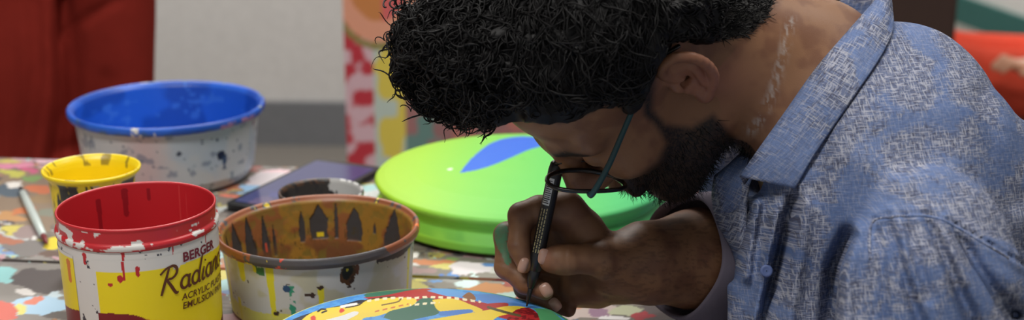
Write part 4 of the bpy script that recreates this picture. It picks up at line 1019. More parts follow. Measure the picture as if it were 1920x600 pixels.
# ------------------------------------------------------------------ shirt
def shirt_mat():
    m, nt, b = new_mat('blue slub cotton'); setb(b, None, 0.85, 0.15); L = nt.links
    tc = node(nt, 'ShaderNodeTexCoord'); at = node(nt, 'ShaderNodeAttribute', attribute_name='suv')
    base = node(nt, 'ShaderNodeTexNoise'); base.inputs['Scale'].default_value = 24; base.inputs['Detail'].default_value = 5; base.inputs['Distortion'].default_value = .6
    L.new(at.outputs['Vector'], base.inputs['Vector'])
    def stretched(sx, sy, loc, detail=2):
        mp = node(nt, 'ShaderNodeMapping'); mp.inputs['Scale'].default_value = (sx, sy, 1); mp.inputs['Location'].default_value = loc
        L.new(at.outputs['Vector'], mp.inputs['Vector']); n = node(nt, 'ShaderNodeTexNoise'); n.inputs['Scale'].default_value = 1; n.inputs['Detail'].default_value = detail
        L.new(mp.outputs[0], n.inputs['Vector']); return n.outputs['Fac']
    def rmap(x, a, b_, c=0, d=1):
        r = node(nt, 'ShaderNodeMapRange'); r.inputs['From Min'].default_value = a; r.inputs['From Max'].default_value = b_; r.inputs['To Min'].default_value = c; r.inputs['To Max'].default_value = d
        L.new(x, r.inputs['Value']); return r.outputs[0]
    def mul(x, y):
        n = node(nt, 'ShaderNodeMath', operation='MULTIPLY'); L.new(x, n.inputs[0])
        if hasattr(y, 'links'): L.new(y, n.inputs[1])
        else: n.inputs[1].default_value = y
        return n.outputs[0]
    def mix(f, a, c):
        n = node(nt, 'ShaderNodeMix', data_type='RGBA'); L.new(f, n.inputs['Factor'])
        for q, i in ((a, 6), (c, 7)):
            if hasattr(q, 'links'): L.new(q, n.inputs[i])
            else: n.inputs[i].default_value = (*lin(q), 1)
        return n.outputs[2]
    patch = rmap(base.outputs['Fac'], .46, .55)
    cur = mix(rmap(stretched(9, 9, (3, 1, 0)), .35, .65), (82, 102, 144), (102, 120, 160))
    cur = mix(mul(patch, .5), cur, (104, 103, 112))
    dv_ = stretched(820, 105, (0, 0, 0), 3); du_ = stretched(105, 820, (5, 2, 0), 3); d2 = stretched(780, 120, (9, 4, 2), 3); d3 = stretched(120, 800, (1, 8, 3), 3)
    amt = rmap(base.outputs['Fac'], .43, .53, .28, 1)
    cur = mix(mul(rmap(dv_, .51, .62), mul(amt, .8)), cur, (66, 68, 86)); cur = mix(mul(rmap(du_, .51, .62), mul(amt, .8)), cur, (72, 72, 86))
    cur = mix(mul(rmap(d2, .52, .62), mul(amt, .75)), cur, (168, 170, 180)); cur = mix(mul(rmap(d3, .52, .62), mul(amt, .75)), cur, (166, 168, 180))
    cur = mix(mul(rmap(stretched(1300, 1300, (2, 7, 1), 1), .5, .62), .35), cur, (84, 96, 132))
    L.new(cur, b.inputs['Base Color'])
    wv = stretched(1500, 1500, (0, 0, 0), 1)
    bp = node(nt, 'ShaderNodeBump'); bp.inputs['Strength'].default_value = .35; bp.inputs['Distance'].default_value = .0006
    L.new(wv, bp.inputs['Height']); L.new(bp.outputs[0], b.inputs['Normal'])
    return m
M_shirt = shirt_mat()
def suv(o, off, ax, ay):
    """weave coordinates: the vertex position measured along two cloth directions"""
    me = o.data; n = len(me.vertices); co = np.empty(n * 3, np.float32); me.vertices.foreach_get('co', co); co = co.reshape(-1, 3)
    a = me.attributes.new('suv', 'FLOAT_VECTOR', 'POINT'); u = np.zeros((n, 3), np.float32)
    u[:, 0] = co @ np.asarray(ax) + off; u[:, 1] = co @ np.asarray(ay); u[:, 2] = off
    a.data.foreach_set('vector', u.ravel())
camx = CB[:, 0]; camy = CB[:, 1]
def cloth_dirs(deg):
    a = math.radians(deg); return camx * math.cos(a) + camy * math.sin(a), -camx * math.sin(a) + camy * math.cos(a)

shirt_p = []
shirt_p += pchain([(1600, 225, 1.49, 125), (1678, 218, 1.46, 163), (1694, 325, 1.43, 218), (1690, 400, 1.42, 230)], .025)
shirt_p += pchain([(1640, 380, 1.46, 200), (1600, 700, 1.46, 225)], .04)
shirt_p += pchain([(1475, 350, 1.50, 75), (1480, 500, 1.49, 100), (1485, 720, 1.48, 115)], .03)
shirt_p += pchain([(1420, 360, 1.54, 55), (1450, 560, 1.55, 70), (1470, 720, 1.55, 80)], .03)
shirt_p += pchain([(1715, 430, 1.43, 215), (1800, 700, 1.50, 300)], .03)
shirt_p += pchain([(1600, 200, 1.56, 120), (1480, 170, 1.68, 120), (1440, 300, 1.68, 125), (1460, 470, 1.655, 125)], .03)     # far shoulder and upper arm
shirt_p += pchain([(1745, 470, 1.31, 150), (1735, 560, 1.29, 178), (1700, 760, 1.27, 185), (1640, 980, 1.27, 150)], .012)      # near sleeve
shirt_p += [cap((.43, 1.44, .84), (.50, 1.47, .66), .15, .155, .06), cap((.5, 1.40, .64), (.5, 1.54, .64), .135, .135, .05)]
# opening for the neck
shirt_p += [cap(Hh(-.02, -.02, 0), W(1505, 165, 1.49), .07, .074, .012, 's'), cap(W(1440, 240, 1.49), W(1470, 300, 1.485), .05, .045, .012, 's')]
seam_pts = [(1632, 480), (1630, 440), (1636, 412), (1662, 402), (1740, 400), (1790, 418), (1840, 448), (1890, 478), (1930, 500)]
FOLDS = [(a_, w_ * 1.1, m_ * 1.6) for a_, w_, m_ in [  # polyline, width px, depth m (positive = groove)
    ([(1488, 372), (1470, 450), (1440, 560), (1425, 620)], 11, .010), ([(1512, 380), (1502, 470), (1480, 600)], 14, -.006), ([(1455, 400), (1440, 480), (1418, 600)], 10, -.006),
    ([(1590, 440), (1562, 500), (1552, 620)], 13, .014), ([(1606, 430), (1588, 520), (1585, 620)], 14, -.006),
    ([(1400, 395), (1380, 470), (1372, 520)], 9, .006), ([(1420, 380), (1408, 450), (1400, 520)], 9, -.006),
    ([(1668, 415), (1690, 500), (1730, 620)], 9, .005), ([(1700, 412), (1716, 470), (1740, 560)], 8, .004), ([(1740, 410), (1780, 500), (1830, 620)], 11, .007), ([(1645, 425), (1655, 500), (1660, 620)], 9, .004),
    ([(1790, 425), (1830, 500), (1900, 590)], 13, .008), ([(1760, 420), (1806, 510), (1866, 620)], 12, -.005), ([(1682, 412), (1705, 500), (1760, 620)], 9, -.004),
    ([(1560, 210), (1540, 300), (1530, 360)], 16, .003), ([(1600, 300), (1700, 330), (1800, 300)], 30, -.003), ([(1840, 180), (1860, 280), (1900, 380)], 20, .003)]]
def shirt_disp(P, d):
    px, py, dd = proj(P)
    near = (dd < 1.56); fade = .25 + .75 * sst(2, 34, seg_dist(px, py, seam_pts[2:]))
    for ln, w, a in FOLDS:
        d = d + a * np.exp(-(seg_dist(px, py, ln) / w) ** 2) * near * fade
    s = seg_dist(px, py, seam_pts); d = d + (.0020 * np.exp(-(s / 3.5) ** 2) - .0022 * np.exp(-((s - 8) / 6) ** 2)) * near
    return d - .0035 * (fbm(P, 22, 40, 3) - .5)
hv2, hf2 = solid(shirt_p, .0030, shirt_disp, lo=np.array([0.05, 0.9, 0.60]))
shirt = child('shirt', hv2, hf2, M_shirt, man); suv(shirt, 0.0, *cloth_dirs(-4))
# stitched ridge along the armhole
from mathutils.bvhtree import BVHTree
bvh = BVHTree.FromPolygons([tuple(p) for p in hv2], [tuple(int(i) for i in q) for q in hf2])
def on_shirt(px, py, lift=0.0):
    o = Vector(CAM); r = Vector(W(px, py, 1.0) - CAM).normalized(); h = bvh.ray_cast(o, r)
    return np.array(h[0] - r * lift) if h[0] is not None else W(px, py, 1.4)
sp = np.array([on_shirt(*q, .0005) for q in spline(np.array([(q[0], q[1] + 6) for q in seam_pts[:-1]], float), 60)])
v, f = tube_closed(sp, .0013, 6); o = child('stitching', v, f, M_shirt, shirt); suv(o, .3, *cloth_dirs(20))

# collar: stand + fall, a folded strip round the neck
def sheet(rows, th, name, m, parent, off, deg):
    """rows: list of polylines (same count) -> thick cloth sheet"""
    G = np.array(rows); n, k, _ = G.shape
    du = np.gradient(G, axis=1); dv2 = np.gradient(G, axis=0); N = np.cross(du, dv2); N /= np.linalg.norm(N, axis=2)[..., None] + 1e-12
    A_ = (G + N * th / 2).reshape(-1, 3); B_ = (G - N * th / 2).reshape(-1, 3); q = grid_faces(n, k); t = n * k
    F_ = [tuple(x) for x in q] + [tuple(int(i) + t for i in x[::-1]) for x in q]
    for i in range(n - 1): F_ += [(i * k, (i + 1) * k, t + (i + 1) * k, t + i * k), (i * k + k - 1, t + i * k + k - 1, t + (i + 1) * k + k - 1, (i + 1) * k + k - 1)]
    for j in range(k - 1): F_ += [(j, t + j, t + j + 1, j + 1), ((n - 1) * k + j, (n - 1) * k + j + 1, t + (n - 1) * k + j + 1, t + (n - 1) * k + j)]
    o = child(name, np.concatenate([A_, B_]), F_, m, parent); suv(o, off, *cloth_dirs(deg)); return o
def lift_over(P, lift):
    P = np.array(P, float); x, y, d = proj(P)
    for i in range(len(P)):
        h = on_shirt(x[i], y[i]); dh_ = proj(h[None])[2][0]
        if bvh.ray_cast(Vector(CAM), Vector(P[i] - CAM).normalized())[0] is not None and d[i] > dh_ - lift: P[i] = W(x[i], y[i], dh_ - lift)
    return P
K = 60
foldl = spline(np.array([W(1652, -46, 1.50), W(1648, -8, 1.455), W(1636, 8, 1.44), W(1590, 60, 1.42), W(1530, 130, 1.408), W(1470, 215, 1.405), W(1420, 285, 1.415), W(1388, 332, 1.435)]), K)
outl = spline(np.array([W(1668, -20, 1.50), W(1673, 20, 1.445), W(1674, 58, 1.41), W(1650, 108, 1.388), W(1604, 175, 1.372), W(1556, 245, 1.368), W(1520, 300, 1.375), W(1490, 353, 1.392)]), K)
outl = lift_over(outl, .006)
for _ in range(6): outl[1:-1] = (outl[:-2] + 2 * outl[1:-1] + outl[2:]) / 4
outl = lift_over(outl, .004)
rows = []
for t in np.linspace(0, 1, 9):
    mid = foldl * (1 - t) + outl * t; bulge = -CB[:, 2] * .010 * math.sin(math.pi * min(1, t * 1.15)) * (1 - .3 * t); rows.append(lift_over(mid + bulge[None], .0035))
col_o = sheet(rows, .0022, 'collar', M_shirt, shirt, .7, -52)
inn = spline(np.array([W(1640, -20, 1.53), W(1630, 20, 1.50), W(1610, 50, 1.47), W(1570, 105, 1.445), W(1520, 170, 1.43), W(1475, 235, 1.43), W(1432, 295, 1.445), W(1395, 345, 1.46)]), K)
rows = [foldl * (1 - t) + inn * t for t in np.linspace(0, 1, 6)]
sheet(rows, .002, 'collar_stand', M_shirt, shirt, 1.1, -52)
# far half of the collar, seen from inside behind the neck
fo = spline(np.array([W(1652, -46, 1.50), W(1640, -22, 1.56), W(1600, -8, 1.60), W(1545, 16, 1.62), W(1490, 60, 1.63)]), 30)
fi = spline(np.array([W(1640, -20, 1.53), W(1630, 40, 1.56), W(1600, 60, 1.60), W(1560, 75, 1.62), W(1500, 110, 1.63)]), 30)
sheet([fo * (1 - t) + fi * t for t in np.linspace(0, 1, 6)], .002, 'collar_stand', M_shirt, shirt, 1.5, 10)
# far collar point under the chin and the open placket
fp0 = spline(np.array([W(1408, 276, 1.50), W(1386, 290, 1.495), W(1362, 312, 1.49), W(1340, 330, 1.50)]), 24); fp1 = spline(np.array([W(1418, 310, 1.48), W(1404, 350, 1.475), W(1384, 392, 1.48), W(1352, 400, 1.50)]), 24)
sheet([fp0 * (1 - t) + fp1 * t - CB[:, 2][None] * .006 * math.sin(math.pi * t) for t in np.linspace(0, 1, 7)], .002, 'collar_leaf', M_shirt, shirt, 1.9, 30)
pl0 = spline(np.array([W(1340, 330, 1.505), W(1336, 370, 1.515), W(1346, 420, 1.52), W(1372, 470, 1.52), W(1384, 520, 1.52)]), 30); pl1 = spline(np.array([W(1404, 345, 1.475), W(1400, 400, 1.475), W(1398, 450, 1.47), W(1394, 500, 1.47), W(1390, 560, 1.47)]), 30)
sheet([pl0 * (1 - t) + pl1 * t - CB[:, 2][None] * (.006 * math.sin(math.pi * t) + .003 * math.sin(9 * t)) for t in np.linspace(0, 1, 12)], .002, 'front_facing', M_shirt, shirt, 2.3, 20)
bq = on_shirt(1437, 508, .001); M_button = plain('blue button', lin(84, 100, 146), 0.5)
bm_v, bm_f, _, _ = lathe([(0.0005, -.001), (.0055, -.001), (.0058, .0006), (.0045, .0018), (.003, .0012), (.0005, .0012)], 24, .001)
# button faces the camera side of the chest
bR = np.stack([CB[:, 0], -CB[:, 1], -CB[:, 2]], 1); child('button', bm_v @ bR.T + bq, bm_f, M_button, shirt)

# rolled cuff of the far sleeve round the forearm
M_cuff = plain('grey mauve shirt lining', lin(116, 109, 122), 0.9, 0.1, bump=(500, .3, .0005, 3))
ax0 = W(1278, 480, 1.558); ax1 = W(1400, 496, 1.61); dax = ax1 - ax0; dax /= np.linalg.norm(dax)
e1 = np.cross(dax, CB[:, 2]); e1 /= np.linalg.norm(e1); e2 = np.cross(dax, e1)
rows = []
nA = 72; th_ = np.linspace(0, 2 * math.pi, nA)
for (s_, r_) in ((.012, .0575), (.0, .0575), (-.003, .0595), (.0, .0620), (.012, .065), (.026, .0680), (.04, .0695), (.05, .068), (.08, .072)):
    rw = []
    for t in th_:
        w_ = .004 * math.sin(3 * t + 1) ; sk = 0
        rw.append(ax0 + dax * (s_ + sk) + (e1 * math.cos(t) + e2 * math.sin(t)) * (r_ + .0015 * math.sin(5 * t)))
    rows.append(rw)
G = np.array(rows); v = G.reshape(-1, 3); v[:, 2] = np.maximum(v[:, 2], TZ + .005); child('sleeve_cuff', v, grid_faces(len(rows), nA), M_cuff, shirt)

# trousers and legs below the table line, and the stool he sits on
M_trou = plain('dark trousers', lin(42, 44, 54), 0.9, .1); M_shoe = plain('dark shoes', lin(30, 26, 24), 0.5)
hip = np.array([0.52, 1.47, 0.585])
tp = [cap(hip + [0, -.08, 0], hip + [0, .08, 0], .115, .115, .05), cap(hip + [-.02, 0, .02], hip + [-.05, 0, .09], .115, .11, .05)]
for s_ in (-1, 1):
    kn = np.array([0.22 + .03 * s_, 1.46 + s_ * .14, .56]); an_ = np.array([0.34, 1.46 + s_ * .13, .11])
    tp += [cap(hip + [0, s_ * .08, 0], kn, .086, .062, .04), cap(kn, an_, .06, .045, .02)]
v, f = solid(tp, .007); child('trousers', v, f, M_trou, man)
for s_ in (-1, 1):
    v, f = solid([cap((.36, 1.46 + s_ * .13, .05), (.17, 1.46 + s_ * .15, .036), .042, .034, .03), cap((.34, 1.46 + s_ * .13, .11), (.35, 1.46 + s_ * .13, .05), .036, .04, .02)], .005)
    v[:, 2] = np.maximum(v[:, 2], .002); child('shoe', v, f, M_shoe, man)
st = thing('stool', 'plain wooden stool under the bent man in the blue shirt', 'stool', (hip[0] + .02, hip[1], 0))
M_stool = plain('worn brown stool wood', lin(110, 80, 54), .6)
v, f, _, _ = lathe([(.001, .44), (.17, .44), (.178, .446), (.178, .464), (.17, .47), (.001, .47)], 48, .02); child('seat', v + [hip[0] + .02, hip[1], 0], f, M_stool, st)
for k in range(4):
    a = math.pi / 4 + k * math.pi / 2; c_, s_ = math.cos(a), math.sin(a)
    v, f = tube_closed([(hip[0] + .02 + .12 * c_, hip[1] + .12 * s_, .44), (hip[0] + .02 + .17 * c_, hip[1] + .17 * s_, .008)], [.018, .015], 12); child('leg', v, f, M_stool, st)

# ------------------------------------------------------------------ glasses
gl = thing('eyeglasses', 'round black glasses with a dark teal temple on the bent man', 'glasses', tuple(Hh(.11, .02, 0)))
M_frame = plain('black acetate', lin(20, 20, 22), 0.25); M_temple = plain('dark teal acetate', lin(22, 62, 66), 0.3)
M_lens, nt, b = new_mat('clear lens'); setb(b, (1, 1, 1), 0.02, .5); b.inputs['Transmission Weight'].default_value = 1; b.inputs['IOR'].default_value = 1.02
GC = [(.112, .015, .0375), (.099, .008, -.032)]; ra, rb_ = .0360, .0265
for (cf, cu__, cl) in GC:
    t = np.linspace(0, 2 * math.pi, 48, endpoint=False); sgn = 1 if cl > 0 else -1
    pa_ = math.radians(25 if sgn > 0 else 4); P = np.array([Hh(cf + ra * math.sin(q) * math.sin(pa_) - .005 * (max(0, sgn * math.cos(q))) ** 2, cu__ + ra * math.sin(q) * math.cos(pa_), cl + rb_ * math.cos(q)) for q in t])
    v, f = tube_closed(P, .0021, 8, True); child('rim', v, f, M_frame, gl)
    vv_ = np.concatenate([[P.mean(0)], P]); child('lens', vv_, [(0, 1 + i, 1 + (i + 1) % 48) for i in range(48)], M_lens, gl)
v, f = tube_closed([Hh(.110, .024, .0055), Hh(.115, .024, 0), Hh(.101, .016, -.0045)], .0018, 8); child('bridge', v, f, M_frame, gl)
for s in (1, -1):
    v, f = tube_closed([Hh(.103, .010, s * .0065), Hh(.100, .006, s * .0095)], .0009, 6); child('nose_pad', v, f, M_frame, gl)
    P = spline(np.array([Hh(.098, .008, -.058), Hh(.092, .010, -.064), Hh(.075, .022, -.0715), Hh(.055, .036, -.0765), Hh(.03, .049, -.079)] if s < 0 else [Hh(.1145, .026, s * .0615), Hh(.113, .027, s * .0670), Hh(.085, .033, s * .0725), Hh(.055, .042, s * .0765), Hh(.03, .049, s * .079)]), 24)
    v, f = tube_closed(P, np.linspace(.0030, .0024, 24), 10); child('temple', v, f, M_temple, gl)
    P = spline(np.array([Hh(.03, .049, s * .079), Hh(.005, .056, s * .080), Hh(-.012, .052, s * .0775), Hh(-.030, .038, s * .074)]), 16)
    v, f = tube_closed(P, .002, 8); child('temple_tip', v, f, M_frame, gl)

# ------------------------------------------------------------------ pen in the hand
pn = thing('marker_pen', 'black marker pen with white print held upright in the hand', 'pen', tuple(W(987, 577, 1.4925)))
def pp_(y): 
    t = (577 - y) / (577 - 303.0); return W(987 + 58 * t, y, 1.4925 - .0245 * t)
M_pen = plain('black pen plastic', lin(24, 24, 26), 0.35)
v, f = tube_closed([pp_(505), pp_(480), pp_(400), pp_(318), pp_(306)], [.0064, .0067, .0068, .0068, .0060], 20); child('barrel', v, f, M_pen, pn)
v, f = tube_closed([pp_(507), pp_(520), pp_(538)], [.0060, .0054, .0036], 16); child('grip_cone', v, f, M_pen, pn)
v, f = tube_closed([pp_(538), pp_(556), pp_(574)], [.0026, .0020, .0008], 12); child('nib', v, f, M_pen, pn)
# printing wrapped on the barrel: pale band at the top, small lines of print lower down
pa = pp_(480); pb = pp_(318); pd = (pb - pa); plen = np.linalg.norm(pd); pd /= plen
px_ = np.cross(CB[:, 2], pd); px_ /= np.linalg.norm(px_); pz = np.cross(pd, px_); pz = pz if pz @ CB[:, 2] < 0 else -pz
def on_pen(s, a, r=.00705): return pa + pd * s + (px_ * np.sin(a)[:, None] + pz * np.cos(a)[:, None]) * r if False else pa + np.outer(s, pd) + (np.outer(np.sin(a), px_) + np.outer(np.cos(a), pz)) * r
M_print = plain('white print', lin(206, 206, 204), .4); M_gold = plain('pale gold print', lin(176, 164, 120), .4)
sg = np.sign((px_ @ CB[:, 0]))
S_, A_ = np.meshgrid(np.linspace(plen * .60, plen * .93, 24), np.linspace(-.95, .1, 16) * sg); child('print_band', on_pen(S_.ravel(), A_.ravel()), grid_faces(16, 24), M_print, pn)
b_ = MB()
for k in range(13):
    s0 = plen * (.62 + .30 * k / 13); S_, A_ = np.meshgrid([s0, s0 + plen * rng.uniform(.006, .014)], np.linspace(-.9, rng.uniform(-.2, .05), 8) * sg); b_.add(on_pen(S_.ravel(), A_.ravel(), .0072), grid_faces(8, 2))
v, f = b_.out(); child('print_lines', v, f, M_pen, pn)
b_ = MB()
for k, a0 in enumerate((-.85, -.45, -.1)):
    s0 = plen * .05
    while s0 < plen * .55:
        w_ = plen * rng.uniform(.015, .05); S_, A_ = np.meshgrid(np.linspace(s0, s0 + w_, 3), np.array([a0, a0 + .14]) * sg); b_.add(on_pen(S_.ravel(), A_.ravel()), grid_faces(2, 3)); s0 += w_ + plen * .012
v, f = b_.out(); child('print_lines', v, f, M_gold, pn)
# ================================================================== person in red at the far side of the table
M_red = plain('rust red cloth', lin(126, 38, 30), 0.9, .1, bump=(300, .2, .001, 3))
M_skin2 = plain('brown skin', lin(130, 90, 70), .5)
M_dkhair = plain('dark hair', lin(26, 24, 24), .5)
def simple_head(c, yaw, s=1.0):
    """skin prims and hair prims of an upright head at c (ear centre) facing yaw"""
    R = rotz(yaw); q = lambda f, u, l: np.asarray(c) + R @ np.array([f, l, u]) * s
    A = R
    sk = [ell(q(-.01, .055, 0), np.array((.095, .075, .08)) * s, .01, 'u', A), ell(q(.04, -.01, 0), np.array((.056, .06, .082)) * s, .03, 'u', A), cap(q(.078, -.085, .01), q(.078, -.085, -.01), .018, .018, .03),
          cap(q(.098, .03, 0), q(.12, -.01, 0), .008, .012, .012), cap(q(.1, -.048, .015), q(.1, -.048, -.015), .008, .008, .008), cap(q(-.015, -.05, 0), q(-.03, -.15, 0), .055, .06, .02)]
    for l in (1, -1):
        sk += [sph(q(.1, .018, l * .031), .012, .01, 's'), sph(q(.083, .018, l * .031), .0135, .003), ell(q(-.008, .0, l * .078), np.array((.018, .008, .03)) * s, .006, 'u', A), cap(q(.097, .04, l * .012), q(.08, .044, l * .05), .009, .009, .012)]
    hr = [ell(q(-.02, .066, 0), np.array((.104, .085, .088)) * s, .01, 'u', A), sph(q(.14, .0, 0), .082, .006, 's'), cap(q(.0, -.03, .2), q(.0, -.03, -.2), .045, .045, .01, 's')]
    return sk, hr
def D(px, py, d): return W(px, py, d)
pr2 = thing('person', 'person in a rust red kurta standing behind the left end of the table', 'person', (-0.905, 2.62, 0))
c2 = np.array([-.905, 2.62, 0])
sk, hr = simple_head(c2 + [0.0, -.03, 1.52], math.radians(-80))
sk += [cap(c2 + [0, 0, 1.33], c2 + [0, 0, 1.0], .10, .10, .05)]
for s_ in (1, -1):
    sk += [cap(c2 + [s_ * .222, -.02, .62], c2 + [s_ * .21, -.06, .54], .036, .028, .02), cap(c2 + [s_ * .21, -.06, .54], c2 + [s_ * .18, -.11, .51], .03, .022, .02)]
    for k in range(4): sk += chain([(c2 + [s_ * .18 + (k - 1.5) * .018, -.12, .51], .011), (c2 + [s_ * .18 + (k - 1.5) * .019, -.14, .455], .009), (c2 + [s_ * .178 + (k - 1.5) * .019, -.135, .42 - .006 * (k % 3)], .007)], .006)
    sk += chain([(c2 + [s_ * .16, -.12, .54], .014), (c2 + [s_ * .135, -.15, .49], .010), (c2 + [s_ * .13, -.16, .46], .008)], .006)
v, f = solid(sk, .004); child('body', v, f, M_skin2, pr2)
v, f = solid(hr, .005, lambda P, d: d - .004 * (fbm(P, 60, 3) - .5)); child('hair', v, f, M_dkhair, pr2)
ku = [cap(c2 + [-.15, 0, 1.30], c2 + [.15, 0, 1.30], .075, .075, .04), ell(c2 + [0, 0, 1.08], (.20, .125, .27), .05), ell(c2 + [0, 0, .75], (.205, .135, .3), .05), ell(c2 + [0, 0, .42], (.24, .16, .32), .05)]
for s_ in (1, -1):
    ku += [cap(c2 + [s_ * .17, 0, 1.30], c2 + [s_ * .235, .0, 1.0], .075, .07, .03), cap(c2 + [s_ * .235, 0, 1.0], c2 + [s_ * .222, -.02, .60], .078, .066, .012)]
def kdisp(P, d):
    x, y, _ = proj(P)
    for ln, w, a in (([(118, 0), (112, 80), (118, 200), (100, 300)], 13, .02), ([(60, 0), (70, 120), (40, 300)], 16, .008), ([(90, 0), (96, 150), (70, 300)], 14, -.006), ([(20, 0), (30, 300)], 14, .006), ([(220, 0), (150, 40), (125, 60)], 10, .008), ([(200, 150), (160, 250), (120, 280)], 18, .006), ([(240, 200), (190, 270), (110, 290)], 16, .007), ([(160, 60), (150, 200)], 20, -.004)):
        d = d + a * np.exp(-(seg_dist(x, y, ln) / w) ** 2)
    return d - .006 * (fbm(P * [1.6, 1.6, .6], 9, 77) - .5)
v, f = solid(ku, .006, kdisp); child('kurta', v, f, M_red, pr2)
tr = []
for s_ in (1, -1): tr += [cap(c2 + [s_ * .09, 0, .5], c2 + [s_ * .1, 0, .08], .085, .06, .02)]
M_white2 = plain('off white cotton', lin(200, 196, 188), .9, .1)
v, f = solid(tr, .008); child('trousers', v, f, M_white2, pr2)
for s_ in (1, -1):
    v, f = solid([cap(c2 + [s_ * .1, .03, .045], c2 + [s_ * .11, -.13, .035], .042, .034, .02)], .006); v[:, 2] = np.maximum(v[:, 2], .002); child('shoe', v, f, M_shoe, pr2)

# ================================================================== painted board standing behind
bx0 = W(648, 330, 3.35)[0]; by = 3.25; bw, bh = .62, 1.25
nx, nz = 150, 300; U_, V_ = np.meshgrid(np.linspace(0, bw, nx), np.linspace(0, bh, nz)); U_ = U_.ravel(); V_ = V_.ravel()
lean = math.radians(4)
brd = np.stack([bx0 + U_, by + V_ * math.sin(lean) * 0 + 0 * U_, V_ * 1.0 + .02], 1)
bq_ = np.stack([U_, V_, 0 * U_], 1); n1 = fbm(bq_, 22, 91); n2 = fbm(bq_, 60, 92)
col = np.tile(lin(160, 116, 116), (len(U_), 1)); col = mixc(col, lin(128, 150, 146), sst(.48, .6, n1) * (U_ < .2))
col = mixc(col, lin(206, 150, 80), ((np.abs((U_ - .42) + .05 * np.sin(V_ * 9)) < .03 + .01 * n1)).astype(float)); col = mixc(col, lin(96, 120, 150), ((U_ > .5) & (n1 > .52)).astype(float)); col = mixc(col, lin(190, 120, 110), ((U_ > .2) & (U_ < .4) & (n2 > .58)).astype(float))
pink = (U_ < .062 + .012 * (n1 - .5)); c1 = mixc(np.tile(lin(226, 190, 200), (len(U_), 1)), lin(200, 56, 70), sst(.47, .56, vnoise(bq_, 34, 5) * .6 + .4 * n2) )
col = np.where(pink[:, None], c1, col)
ys = (U_ >= .062) & (U_ < .128 + .02 * (n1 - .5)); c2_ = mixc(np.tile(lin(232, 212, 90), (len(U_), 1)), lin(200, 216, 206), sst(.46, .56, vnoise(bq_, 22, 15) * .7 + .3 * n2)); c2_ = mixc(c2_, lin(176, 200, 208), sst(.62, .67, V_))
col = np.where(ys[:, None], c2_, col)
tq = (U_ >= .128) & (U_ < .19 + .03 * (n1 - .5)); col = np.where(tq[:, None], mixc(np.tile(lin(110, 146, 140), (len(U_), 1)), lin(170, 120, 120), sst(.5, .6, n1)), col)
d1 = np.hypot((U_ - .075) / .9, (V_ - .78) / 1.25)
col = mixc(col, lin(226, 90, 90), (((U_ > .10) & (V_ > .60) & (V_ < .9) & (V_ > .55 + .6 * np.abs(U_ - .16)))).astype(float))
col = mixc(col, lin(150, 140, 80), (np.abs(d1 - .115) < .006).astype(float)); col = mixc(col, lin(240, 170, 140), (d1 < .108).astype(float)); col = mixc(col, lin(214, 140, 80), ((d1 < .072) & (V_ < .85)).astype(float)); col = mixc(col, lin(226, 110, 110), ((d1 < .072) & (U_ > .08)).astype(float)); col = mixc(col, lin(80, 70, 110), (np.hypot(U_ - .075, (V_ - .80)) < .035).astype(float))
M_board = vcol('painted board surface', .6)
pbd = thing('painted_board', 'tall colourful painted board standing behind the table, pink and yellow stripes', 'board', (bx0 + bw / 2, by, 0))
child('painted_face', brd, grid_faces(nz, nx), M_board, pbd, col=col)
M_plank = plain('plain board back', lin(150, 120, 90), .7)
v, f = box_geo((bx0, by + .002, .02), (bx0 + bw, by + .03, bh + .02), .003); child('backing', v, f, M_plank, pbd, smooth=False)
for q in (.1, bw - .14):
    v, f = box_geo((bx0 + q, by - .06, 0), (bx0 + q + .04, by + .2, .02)); child('foot', v, f, M_plank, pbd, smooth=False)

# ================================================================== dark wooden cupboard behind the painter
cx1 = W(1790, 60, 3.52)[0]; cyf = 3.45; cwid, cdep, chh = .62, .42, 1.9
M_cup = plain('dark brown varnished wood', lin(62, 44, 38), .45, .4, bump=(14, .2, .002, 5, (6, 6, .6)))
cb2 = thing('wooden_cupboard', 'tall dark brown wooden cupboard standing behind the bent man', 'cupboard', (cx1 - cwid / 2, cyf + cdep / 2, 0))
v, f = box_geo((cx1 - cwid, cyf, .06), (cx1, cyf + cdep, chh), .006); child('carcass', v, f, M_cup, cb2, smooth=False)
v, f = box_geo((cx1 - cwid + .02, cyf + .02, 0), (cx1 - .02, cyf + cdep - .02, .06)); child('plinth', v, f, M_cup, cb2, smooth=False)
M_brass = plain('dull brass', lin(150, 120, 70), .35, .5, .8)
for k in (0, 1):
    x0 = cx1 - cwid + .012 + k * (cwid / 2 - .008)
    v, f = box_geo((x0, cyf - .02, .08), (x0 + cwid / 2 - .016, cyf, chh - .02), .005); dr = child('door', v, f, M_cup, cb2, smooth=False)
    xk = x0 + (cwid / 2 - .05 if k == 0 else .034)
    v, f, _, _ = lathe([(.001, 0), (.006, 0), (.006, .012), (.014, .018), (.012, .026), (.001, .028)], 20, .004); v = np.stack([v[:, 0], -v[:, 2], v[:, 1]], 1); child('knob', v + [xk, cyf - .02, 1.0], f, M_brass, dr)

